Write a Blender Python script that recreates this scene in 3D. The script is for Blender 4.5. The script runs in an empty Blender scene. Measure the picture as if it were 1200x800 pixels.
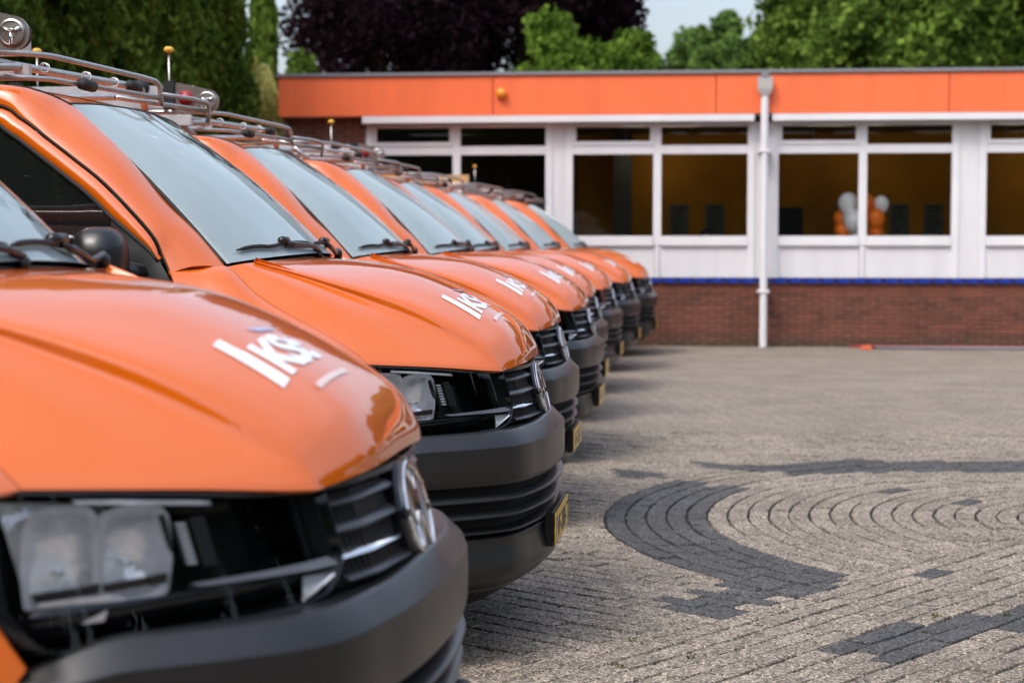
import bpy, bmesh, math, random
import numpy as np
from mathutils import Vector, Matrix
from mathutils.bvhtree import BVHTree

random.seed(7); rng = np.random.default_rng(7)
SC = bpy.context.scene
COL = SC.collection
R = math.radians

# ------------------------------------------------------------------ camera
cam_d = bpy.data.cameras.new('camera'); cam = bpy.data.objects.new('camera', cam_d); COL.objects.link(cam)
cam.location = (0, 0, 1.42)
cam.rotation_euler = (R(90 - 3.21), 0, R(5.4))
cam_d.sensor_width = 36; cam_d.lens = 61.5; cam_d.clip_start = 0.05; cam_d.clip_end = 2000
cam_d.dof.use_dof = True; cam_d.dof.focus_distance = 6.15; cam_d.dof.aperture_fstop = 3.0
cam_d.dof.aperture_blades = 9
SC.camera = cam

# ------------------------------------------------------------------ world
SUN_EL, SUN_AZ = R(52), R(215)          # high sun behind a thin overcast
w = bpy.data.worlds.new('World'); SC.world = w; w.use_nodes = True
nt = w.node_tree; nt.nodes.clear()
def N(t, **k):
    n = nt.nodes.new(t)
    for a, b in k.items(): setattr(n, a, b)
    return n
out = N('ShaderNodeOutputWorld'); bg = N('ShaderNodeBackground')
sky = N('ShaderNodeTexSky', sky_type='NISHITA', sun_disc=False, sun_elevation=SUN_EL, sun_rotation=SUN_AZ)
sky.air_density = 1.0; sky.dust_density = 3.0; sky.ozone_density = 1.0
hsv = N('ShaderNodeHueSaturation'); hsv.inputs['Saturation'].default_value = 0.62
geo = N('ShaderNodeTexCoord'); sep = N('ShaderNodeSeparateXYZ')
noi = N('ShaderNodeTexNoise'); noi.inputs['Scale'].default_value = 2.2; noi.inputs['Detail'].default_value = 7
mapn = N('ShaderNodeMapping'); mapn.inputs['Scale'].default_value = (1, 1, 3.0)
mr = N('ShaderNodeMapRange'); mr.inputs['From Min'].default_value = 0.35; mr.inputs['From Max'].default_value = 0.7
mr.inputs['To Min'].default_value = 0.85; mr.inputs['To Max'].default_value = 1.25
zr = N('ShaderNodeMapRange'); zr.inputs['From Min'].default_value = 0.0; zr.inputs['From Max'].default_value = 0.7
zr.inputs['To Min'].default_value = 1.12; zr.inputs['To Max'].default_value = 3.4
mul = N('ShaderNodeMath', operation='MULTIPLY'); mx = N('ShaderNodeVectorMath', operation='SCALE')
L = nt.links.new
L(geo.outputs['Generated'], sep.inputs[0]); L(geo.outputs['Generated'], mapn.inputs[0]); L(mapn.outputs[0], noi.inputs['Vector'])
L(noi.outputs['Fac'], mr.inputs['Value']); L(sep.outputs['Z'], zr.inputs['Value'])
L(mr.outputs[0], mul.inputs[0]); L(zr.outputs[0], mul.inputs[1])
L(sky.outputs[0], hsv.inputs['Color']); L(hsv.outputs[0], mx.inputs[0]); L(mul.outputs[0], mx.inputs['Scale'])
L(mx.outputs[0], bg.inputs[0]); bg.inputs[1].default_value = 0.13
L(bg.outputs[0], out.inputs[0])

sun_d = bpy.data.lights.new('sun', 'SUN'); sun = bpy.data.objects.new('sun', sun_d); COL.objects.link(sun)
sun_d.energy = 1.2; sun_d.angle = R(14); sun_d.color = (1, 0.95, 0.88)
sdir = Vector((math.sin(SUN_AZ) * math.cos(SUN_EL), math.cos(SUN_AZ) * math.cos(SUN_EL), math.sin(SUN_EL)))
sun.rotation_euler = sdir.to_track_quat('Z', 'Y').to_euler()

SC.view_settings.view_transform = 'Standard'; SC.view_settings.look = 'None'
SC.view_settings.exposure = -0.04; SC.view_settings.gamma = 1

# ------------------------------------------------------------------ helpers
def mat(name, color, rough=0.5, metal=0.0, coat=0.0, emis=None, spec=0.5, noise=None, bump=None, trans=0.0, streak=1.0):
    """noise=(scale, amount) varies the colour; bump=(scale, strength)"""
    m = bpy.data.materials.new(name); m.use_nodes = True
    t = m.node_tree; b = t.nodes['Principled BSDF']
    b.inputs['Base Color'].default_value = (*color, 1); b.inputs['Roughness'].default_value = rough
    b.inputs['Metallic'].default_value = metal; b.inputs['Specular IOR Level'].default_value = spec
    if coat: b.inputs['Coat Weight'].default_value = coat; b.inputs['Coat Roughness'].default_value = 0.015
    if emis: b.inputs['Emission Color'].default_value = (*emis[0], 1); b.inputs['Emission Strength'].default_value = emis[1]
    if trans: b.inputs['Transmission Weight'].default_value = trans
    tc = t.nodes.new('ShaderNodeTexCoord')
    if noise:
        n = t.nodes.new('ShaderNodeTexNoise'); n.inputs['Scale'].default_value = noise[0]; n.inputs['Detail'].default_value = 6
        mp_ = t.nodes.new('ShaderNodeMapping'); mp_.inputs['Scale'].default_value = (1, 1, streak); t.links.new(tc.outputs['Object'], mp_.inputs[0]); t.links.new(mp_.outputs[0], n.inputs['Vector'])
        r = t.nodes.new('ShaderNodeMapRange'); r.inputs['To Min'].default_value = 1 - noise[1]; r.inputs['To Max'].default_value = 1 + noise[1]
        r.inputs['From Min'].default_value = .3; r.inputs['From Max'].default_value = .7
        t.links.new(n.outputs['Fac'], r.inputs['Value'])
        s = t.nodes.new('ShaderNodeVectorMath'); s.operation = 'SCALE'; s.inputs[0].default_value = color
        t.links.new(r.outputs[0], s.inputs['Scale']); t.links.new(s.outputs[0], b.inputs['Base Color'])
    if bump:
        n = t.nodes.new('ShaderNodeTexNoise'); n.inputs['Scale'].default_value = bump[0]; n.inputs['Detail'].default_value = 4
        t.links.new(tc.outputs['Object'], n.inputs['Vector'])
        bp = t.nodes.new('ShaderNodeBump'); bp.inputs['Strength'].default_value = bump[1]; bp.inputs['Distance'].default_value = 0.01
        t.links.new(n.outputs['Fac'], bp.inputs['Height']); t.links.new(bp.outputs[0], b.inputs['Normal'])
    return m

def glass_mat(name, tint, ior, dust=0.0, rough=0.0):
    m = bpy.data.materials.new(name); m.use_nodes = True; t = m.node_tree; t.nodes.clear()
    o = t.nodes.new('ShaderNodeOutputMaterial'); tr = t.nodes.new('ShaderNodeBsdfTransparent'); tr.inputs[0].default_value = (*tint, 1)
    gl = t.nodes.new('ShaderNodeBsdfGlossy'); gl.inputs['Roughness'].default_value = rough; gl.inputs[0].default_value = (.95, 1, 1, 1)
    fr = t.nodes.new('ShaderNodeFresnel'); fr.inputs[0].default_value = ior
    mx = t.nodes.new('ShaderNodeMixShader'); t.links.new(fr.outputs[0], mx.inputs[0]); t.links.new(tr.outputs[0], mx.inputs[1]); t.links.new(gl.outputs[0], mx.inputs[2])
    last = mx
    if dust:
        df = t.nodes.new('ShaderNodeBsdfDiffuse'); df.inputs[0].default_value = (.68, .82, .84, 1)
        tc = t.nodes.new('ShaderNodeTexCoord'); n = t.nodes.new('ShaderNodeTexNoise'); n.inputs['Scale'].default_value = 2.2; n.inputs['Detail'].default_value = 5
        t.links.new(tc.outputs['Object'], n.inputs['Vector'])
        r = t.nodes.new('ShaderNodeMapRange'); r.inputs['From Min'].default_value = .3; r.inputs['From Max'].default_value = .7
        r.inputs['To Min'].default_value = dust * .85; r.inputs['To Max'].default_value = dust * 1.12
        t.links.new(n.outputs['Fac'], r.inputs['Value'])
        # film thinned in streaks: painted-in tree reflections and wet runs, upper far corner
        mp = t.nodes.new('ShaderNodeMapping'); mp.inputs['Rotation'].default_value = (0, R(-38), 0); mp.inputs['Scale'].default_value = (2.5, 22, 22); t.links.new(tc.outputs['Object'], mp.inputs[0])
        n2 = t.nodes.new('ShaderNodeTexNoise'); n2.inputs['Scale'].default_value = 1.0; n2.inputs['Detail'].default_value = 6; t.links.new(mp.outputs[0], n2.inputs['Vector'])
        sp = t.nodes.new('ShaderNodeSeparateXYZ'); t.links.new(tc.outputs['Object'], sp.inputs[0])
        ma = t.nodes.new('ShaderNodeMath'); ma.operation = 'MULTIPLY_ADD'; ma.inputs[1].default_value = 1.1; t.links.new(sp.outputs['Z'], ma.inputs[0]); t.links.new(sp.outputs['Y'], ma.inputs[2])
        r2 = t.nodes.new('ShaderNodeMapRange'); r2.inputs['From Min'].default_value = 1.72; r2.inputs['From Max'].default_value = 2.3; r2.inputs['To Min'].default_value = 0; r2.inputs['To Max'].default_value = .62; t.links.new(ma.outputs[0], r2.inputs['Value'])
        ad = t.nodes.new('ShaderNodeMath'); ad.operation = 'ADD'; t.links.new(r2.outputs[0], ad.inputs[0]); t.links.new(n2.outputs['Fac'], ad.inputs[1])
        r3 = t.nodes.new('ShaderNodeMapRange'); r3.inputs['From Min'].default_value = .78; r3.inputs['From Max'].default_value = .92; r3.inputs['To Min'].default_value = 1; r3.inputs['To Max'].default_value = .12; t.links.new(ad.outputs[0], r3.inputs['Value'])
        mm = t.nodes.new('ShaderNodeMath'); mm.operation = 'MULTIPLY'; t.links.new(r.outputs[0], mm.inputs[0]); t.links.new(r3.outputs[0], mm.inputs[1])
        m2 = t.nodes.new('ShaderNodeMixShader'); t.links.new(mm.outputs[0], m2.inputs[0]); t.links.new(mx.outputs[0], m2.inputs[1]); t.links.new(df.outputs[0], m2.inputs[2])
        last = m2
    t.links.new(last.outputs[0], o.inputs[0])
    return m

def link(name, me, parent=None):
    o = bpy.data.objects.new(name, me); COL.objects.link(o)
    if parent is not None: o.parent = parent
    return o

def thicken(bm, th, ref=Vector((-1.6, 0, .95))):
    """gives an open sheet a second skin on its inner side and closes the rim"""
    bmesh.ops.remove_doubles(bm, verts=bm.verts[:], dist=1e-5)
    bmesh.ops.dissolve_degenerate(bm, edges=bm.edges[:], dist=1e-5)
    bmesh.ops.recalc_face_normals(bm, faces=bm.faces)
    bm.normal_update()
    if sum((f.calc_center_median() - ref).dot(f.normal) * f.calc_area() for f in bm.faces) < 0:
        bmesh.ops.reverse_faces(bm, faces=bm.faces[:]); bm.normal_update()
    vs = bm.verts[:]; fs = bm.faces[:]; be = [e for e in bm.edges if len(e.link_faces) == 1]
    tw = {v: bm.verts.new(v.co - v.normal * th) for v in vs}
    for f in fs: bm.faces.new([tw[v] for v in reversed(f.verts)])
    for e in be:
        a, b = e.verts
        try: bm.faces.new([b, a, tw[a], tw[b]])
        except ValueError: pass

def meshobj(name, verts, faces, m, parent=None, smooth=False, sharp=None, solid=None):
    me = bpy.data.meshes.new(name); me.from_pydata([tuple(v) for v in verts], [], [tuple(f) for f in faces])
    me.validate(); me.update()
    if solid or True:
        bm = bmesh.new(); bm.from_mesh(me)
        if solid: thicken(bm, solid)
        bmesh.ops.recalc_face_normals(bm, faces=bm.faces)
        bm.to_mesh(me); bm.free()
    if smooth or sharp:
        me.shade_smooth()
        if sharp: me.set_sharp_from_angle(angle=R(sharp))
    me.materials.append(m)
    return link(name, me, parent)

class MB:
    """collects simple solids into one mesh"""
    def __init__(s): s.v = []; s.f = []
    def add(s, v, f):
        n = len(s.v); s.v += [tuple(p) for p in v]; s.f += [tuple(i + n for i in q) for q in f]; return s
    def box(s, a, b):
        x0, y0, z0 = a; x1, y1, z1 = b
        return s.add([(x0, y0, z0), (x1, y0, z0), (x1, y1, z0), (x0, y1, z0), (x0, y0, z1), (x1, y0, z1), (x1, y1, z1), (x0, y1, z1)],
              [(0, 3, 2, 1), (4, 5, 6, 7), (0, 1, 5, 4), (1, 2, 6, 5), (2, 3, 7, 6), (3, 0, 4, 7)])
    def tube(s, pts, r, n=10, cap=True):
        pts = [Vector(p) for p in pts]; rings = []
        rr = r if hasattr(r, '__len__') else [r] * len(pts)
        up = None
        for i, p in enumerate(pts):
            t = (pts[min(i + 1, len(pts) - 1)] - pts[max(i - 1, 0)]).normalized()
            if up is None: up = t.orthogonal().normalized()
            up = (up - t * up.dot(t)).normalized(); b = t.cross(up)
            rings.append([p + (up * math.cos(2 * math.pi * k / n) + b * math.sin(2 * math.pi * k / n)) * rr[i] for k in range(n)])
        v = [q for ring in rings for q in ring]; f = []
        for i in range(len(pts) - 1):
            for k in range(n):
                f.append((i * n + k, i * n + (k + 1) % n, (i + 1) * n + (k + 1) % n, (i + 1) * n + k))
        if cap: f.append(tuple(range(n - 1, -1, -1))); f.append(tuple((len(pts) - 1) * n + k for k in range(n)))
        return s.add(v, f)
    def lathe(s, prof, origin, axis='y', n=28, a0=0):
        """prof: list of (radius, offset along axis)"""
        v = []; f = []
        for (r, h) in prof:
            for k in range(n):
                a = 2 * math.pi * k / n + a0; c, q = math.cos(a) * r, math.sin(a) * r
                p = {'y': (c, h, q), 'x': (h, c, q), 'z': (c, q, h)}[axis]
                v.append((origin[0] + p[0], origin[1] + p[1], origin[2] + p[2]))
        for i in range(len(prof) - 1):
            for k in range(n): f.append((i * n + k, i * n + (k + 1) % n, (i + 1) * n + (k + 1) % n, (i + 1) * n + k))
        f.append(tuple(range(n))); f.append(tuple((len(prof) - 1) * n + k for k in range(n - 1, -1, -1)))
        return s.add(v, f)
    def build(s, name, m, parent=None, smooth=False, sharp=None, bevel=0):
        o = meshobj(name, s.v, s.f, m, parent, smooth, sharp)
        if bevel:
            bm = bmesh.new(); bm.from_mesh(o.data)
            bmesh.ops.bevel(bm, geom=bm.edges[:], offset=bevel, segments=2, affect='EDGES', clamp_overlap=True)
            bm.to_mesh(o.data); bm.free(); o.data.shade_smooth(); o.data.set_sharp_from_angle(angle=R(35))
        return o

def tag(o, label=None, cat=None, group=None, kind=None):
    if label: o['label'] = label
    if cat: o['category'] = cat
    if group: o['group'] = group
    if kind: o['kind'] = kind
    return o
def empty(name, loc, label=None, cat=None, group=None, rz=0):
    o = bpy.data.objects.new(name, None); COL.objects.link(o); o.location = loc; o.rotation_euler = (0, 0, rz)
    o.empty_display_size = .2
    return tag(o, label, cat, group)

def cr(P, n):
    """Catmull-Rom resample of an (k,3) polyline into n points"""
    P = np.asarray(P, float); k = len(P); t = np.linspace(0, k - 1, n)
    i = np.minimum(t.astype(int), k - 2); u = (t - i)[:, None]
    p1 = P[i]; p2 = P[i + 1]
    p0 = np.where((i > 0)[:, None], P[np.maximum(i - 1, 0)], 2 * p1 - p2)
    p3 = np.where((i < k - 2)[:, None], P[np.minimum(i + 2, k - 1)], 2 * p2 - p1)
    return .5 * (2 * p1 + (p2 - p0) * u + (2 * p0 - 5 * p1 + 4 * p2 - p3) * u ** 2 + (3 * p1 - p0 - 3 * p2 + p3) * u ** 3)
def crsurf(cols, nu, nv):
    """cols: list of polylines; returns grid nu (along) x nv (across)"""
    a = np.array([cr(c, nu) for c in cols])            # (ncol, nu, 3)
    return np.array([cr(a[:, i, :], nv) for i in range(nu)])
def grid_mesh(G):
    nu, nv = G.shape[:2]
    f = [(i * nv + j, i * nv + j + 1, (i + 1) * nv + j + 1, (i + 1) * nv + j) for i in range(nu - 1) for j in range(nv - 1)]
    return [tuple(p) for p in G.reshape(-1, 3)], f
def flip(pts): return [(p[0], -p[1], p[2]) for p in pts]

# ------------------------------------------------------------------ materials
def paint_mat():
    m = mat('orange_paint', (0.62, 0.118, 0.003), rough=.42, coat=1.0, spec=.08)
    t = m.node_tree; b = t.nodes['Principled BSDF']
    b.inputs['Coat IOR'].default_value = 1.75
    tc = t.nodes.new('ShaderNodeTexCoord')
    n = t.nodes.new('ShaderNodeTexNoise'); n.inputs['Scale'].default_value = 420; n.inputs['Detail'].default_value = 2
    t.links.new(tc.outputs['Object'], n.inputs['Vector'])
    bp = t.nodes.new('ShaderNodeBump'); bp.inputs['Strength'].default_value = .012; bp.inputs['Distance'].default_value = .001
    t.links.new(n.outputs['Fac'], bp.inputs['Height']); t.links.new(bp.outputs[0], b.inputs['Coat Normal'])
    return m
PAINT = paint_mat()
PLASTIC = mat('grained_black_plastic', (0.007, 0.0073, 0.0082), rough=.31, bump=(900, .03), noise=(3, .12), spec=.55)
GREYPL = mat('grey_plastic', (0.022, 0.0235, 0.027), rough=.30, bump=(900, .05))
BLACK = mat('gloss_black', (0.006, 0.006, 0.008), rough=.12)
DARK = mat('dark_void', (0.006, 0.006, 0.007), rough=.9)
RUBBER = mat('rubber', (0.012, 0.012, 0.013), rough=.7)
CHROME = mat('chrome', (0.82, 0.84, 0.86), rough=.06, metal=1)
SATIN = mat('satin_reflector', (0.99, 0.99, 1.0), rough=.2, metal=.35, noise=(20, .10), bump=(16, 1.0))
TRIM = mat('satin_trim', (0.95, 0.96, 0.98), rough=.22, metal=.25)
STEEL = mat('stainless_steel', (0.50, 0.48, 0.46), rough=.33, metal=1, noise=(30, .12))
ALU = mat('aluminium', (0.62, 0.64, 0.66), rough=.40, metal=.45, noise=(14, .1))
WSCREEN = glass_mat('windscreen_glass', (.62, .76, .75), 2.05, dust=.38)
SIDEGL = glass_mat('side_glass', (.13, .17, .17), 1.6, dust=.01)
LENS = glass_mat('lens_glass', (.995, .995, .995), 1.42)
WHITE = mat('white_sticker', (0.80, 0.80, 0.82), rough=.3, coat=.6)
FAINT = mat('faded_sticker', (0.72, 0.50, 0.44), rough=.3, coat=.6)
BLUEST = mat('blue_sticker', (0.34, 0.36, 0.60), rough=.3, coat=.6)
YELLOWP = mat('yellow_plate', (0.88, 0.54, 0.05), rough=.35, noise=(40, .08))
YELLOWC = mat('yellow_cap', (0.78, 0.42, 0.04), rough=.45)
RED = mat('red_plastic', (0.34, 0.012, 0.016), rough=.4)
SEAT = mat('seat_cloth', (0.03, 0.032, 0.036), rough=.9, noise=(60, .2))
AMBER = mat('amber', (0.75, 0.25, 0.02), rough=.2)

# ================================================================== VAN
def interp(x, xs, ys): return float(np.interp(x, xs, ys))
def SW(x, z):
    """half width of the body side"""
    b = interp(z, [.2, .45, .75, .95, 1.15, 1.3, 1.37, 1.6, 1.8, 1.9, 1.95], [.905, .935, .95, .952, .942, .918, .898, .862, .822, .788, .765])
    b -= interp(x, [-4.95, -4.6, -4.2, -.92, -.7, -.6, -.5], [.06, .02, 0, 0, .014, .034, .078])
    return b
def side_panel(name, outline, side, m, parent, off=0.0, solid=.02, step=.07):
    """flat outline in x,z cut into a fine net and laid on the body side"""
    bm = bmesh.new(); vs = [bm.verts.new((x, 0, z)) for x, z in outline]; bm.faces.new(vs)
    xs = [p[0] for p in outline]; zs = [p[1] for p in outline]
    for ax, lo, hi in ((0, min(xs), max(xs)), (2, min(zs), max(zs))):
        k = math.floor(lo / step) + 1
        while k * step < hi - 1e-4:
            co = [0, 0, 0]; co[ax] = k * step; no = [0, 0, 0]; no[ax] = 1
            bmesh.ops.bisect_plane(bm, geom=bm.verts[:] + bm.edges[:] + bm.faces[:], plane_co=co, plane_no=no); k += 1
    bmesh.ops.triangulate(bm, faces=[f for f in bm.faces if len(f.verts) > 4])
    for v in bm.verts: v.co.y = side * (SW(v.co.x, v.co.z) + off)
    if solid: thicken(bm, solid)
    bmesh.ops.recalc_face_normals(bm, faces=bm.faces)
    me = bpy.data.meshes.new(name); bm.to_mesh(me); bm.free(); me.shade_smooth(); me.set_sharp_from_angle(angle=R(40)); me.materials.append(m)
    return link(name, me, parent)

HC = {  # hood columns, front to rear: near half (y as absolute value)
 0: [(-.105, 0, 1.003), (-.113, 0, 1.045), (-.16, 0, 1.115), (-.255, 0, 1.185), (-.40, 0, 1.262), (-.56, 0, 1.322), (-.75, 0, 1.354), (-.905, 0, 1.367)],
 1: [(-.112, .25, .997), (-.122, .25, 1.037), (-.17, .25, 1.108), (-.265, .25, 1.177), (-.41, .25, 1.253), (-.57, .25, 1.313), (-.76, .25, 1.348), (-.922, .25, 1.365)],
 2: [(-.158, .42, .985), (-.172, .425, 1.015), (-.22, .445, 1.071), (-.315, .475, 1.137), (-.45, .51, 1.208), (-.61, .55, 1.266), (-.795, .59, 1.317), (-.965, .63, 1.359)],
 3: [(-.188, .485, .985), (-.203, .488, 1.004), (-.25, .502, 1.040), (-.345, .527, 1.095), (-.475, .557, 1.162), (-.635, .590, 1.230), (-.815, .632, 1.298), (-.985, .67, 1.355)],
 4: [(-.355, .66, 1.008), (-.365, .66, 1.02), (-.395, .665, 1.04), (-.46, .675, 1.08), (-.57, .69, 1.143), (-.71, .705, 1.215), (-.865, .72, 1.288), (-1.005, .72, 1.352)],
 5: [(-.56, .835, 1.028), (-.572, .835, 1.04), (-.598, .832, 1.062), (-.645, .826, 1.093), (-.72, .82, 1.135), (-.82, .81, 1.185), (-.93, .79, 1.25), (-1.045, .755, 1.343)],
}
def hood_grid():
    cols = [flip(HC[k]) for k in (5, 4, 3, 2, 1, 0)] + [HC[k] for k in (1, 2, 3, 4, 5)]
    return crsurf(cols, 44, 101)
FRONT_PLAN_Y = [0, .13, .3, .41, .47, .56, .65, .74, .82, .885, .93]
FRONT_PLAN_X = [-.062, -.068, -.09, -.128, -.155, -.212, -.288, -.376, -.468, -.572, -.70]
def FX(y, z): return interp(abs(y), FRONT_PLAN_Y, FRONT_PLAN_X) - .30 * (z - .82)
def front_strip(name, ys, ztop, zbot, off, m, parent, nz=6, solid=.006, depth=None):
    """a sheet following the van's curved nose; off = outward offset"""
    G = []
    for k, y in enumerate(ys):
        zt = ztop[k] if hasattr(ztop, '__len__') else ztop; zb = zbot[k] if hasattr(zbot, '__len__') else zbot
        G.append([(FX(y, z) + off, y, z) for z in np.linspace(zb, zt, nz)])
    v, f = grid_mesh(np.array(G))
    return meshobj(name, v, f, m, parent, smooth=True, sharp=35, solid=solid)

BP = [(-.64, .95), (-.56, .93), (-.47, .893), (-.385, .845), (-.30, .79), (-.215, .73), (-.15, .675), (-.098, .61), (-.066, .53), (-.046, .44), (-.023, .33), (-.009, .2), (-.003, .1), (0, 0)]
def bumper_plan():
    half = cr([(x, -y, 0) for x, y in BP], 46)
    full = np.vstack([half, half[::-1][1:] * [1, -1, 1]])
    return full[:, :2]
def bumper_sweep(name, prof, m, parent, ymax=1.0, sharp=28, close=False, zfun=None):
    P = bumper_plan(); P = P[np.abs(P[:, 1]) <= ymax]
    T = np.gradient(P, axis=0); T /= np.linalg.norm(T, axis=1)[:, None]
    Nn = np.stack([T[:, 1], -T[:, 0]], 1)              # outward
    Nn *= np.sign(Nn[:, :1] * 1.0 + 1e-9)
    G = []
    for p, n in zip(P, Nn):
        row = []
        for z, d in prof:
            zz = z + (zfun(p[1], z) if zfun else 0)
            row.append((p[0] - n[0] * d, p[1] - n[1] * d, zz))
        if close: row.append(row[0])
        G.append(row)
    v, f = grid_mesh(np.array(G))
    return meshobj(name, v, f, m, parent, smooth=True, sharp=sharp)

def text_mesh(s, bold=.012, shear=0.0, space=1.0):
    c = bpy.data.curves.new('txt', 'FONT'); c.body = s; c.offset = bold; c.shear = shear; c.space_character = space; c.resolution_u = 6
    o = bpy.data.objects.new('txt', c); COL.objects.link(o)
    dg = bpy.context.evaluated_depsgraph_get(); me = bpy.data.meshes.new_from_object(o.evaluated_get(dg))
    bpy.data.objects.remove(o); bpy.data.curves.remove(c)
    return me
def text_on(name, s, fn, m, parent, w, h, bold=.012, shear=0.0, space=1.0, cut=0.0, thick=.0):
    """text scaled to w x h then mapped by fn(u, v) -> xyz; each glyph gets a little depth"""
    me = text_mesh(s, bold, shear, space); bm = bmesh.new(); bm.from_mesh(me); bpy.data.meshes.remove(me)
    xs = [v.co.x for v in bm.verts]; ys = [v.co.y for v in bm.verts]
    x0, x1, y0, y1 = min(xs), max(xs), min(ys), max(ys)
    for v in bm.verts: v.co.x = (v.co.x - x0) / (x1 - x0) * w; v.co.y = (v.co.y - y0) / (y1 - y0) * h
    if cut:
        for ax, hi in ((0, w), (1, h)):
            k = 1
            while k * cut < hi:
                co = [0, 0, 0]; co[ax] = k * cut; no = [0, 0, 0]; no[ax] = 1
                bmesh.ops.bisect_plane(bm, geom=bm.verts[:] + bm.edges[:] + bm.faces[:], plane_co=co, plane_no=no); k += 1
    for v in bm.verts: v.co = fn(v.co.x, v.co.y)
    bmesh.ops.recalc_face_normals(bm, faces=bm.faces)
    o = bpy.data.meshes.new(name); bm.to_mesh(o); bm.free(); o.shade_smooth(); o.materials.append(m)
    return link(name, o, parent)

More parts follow.
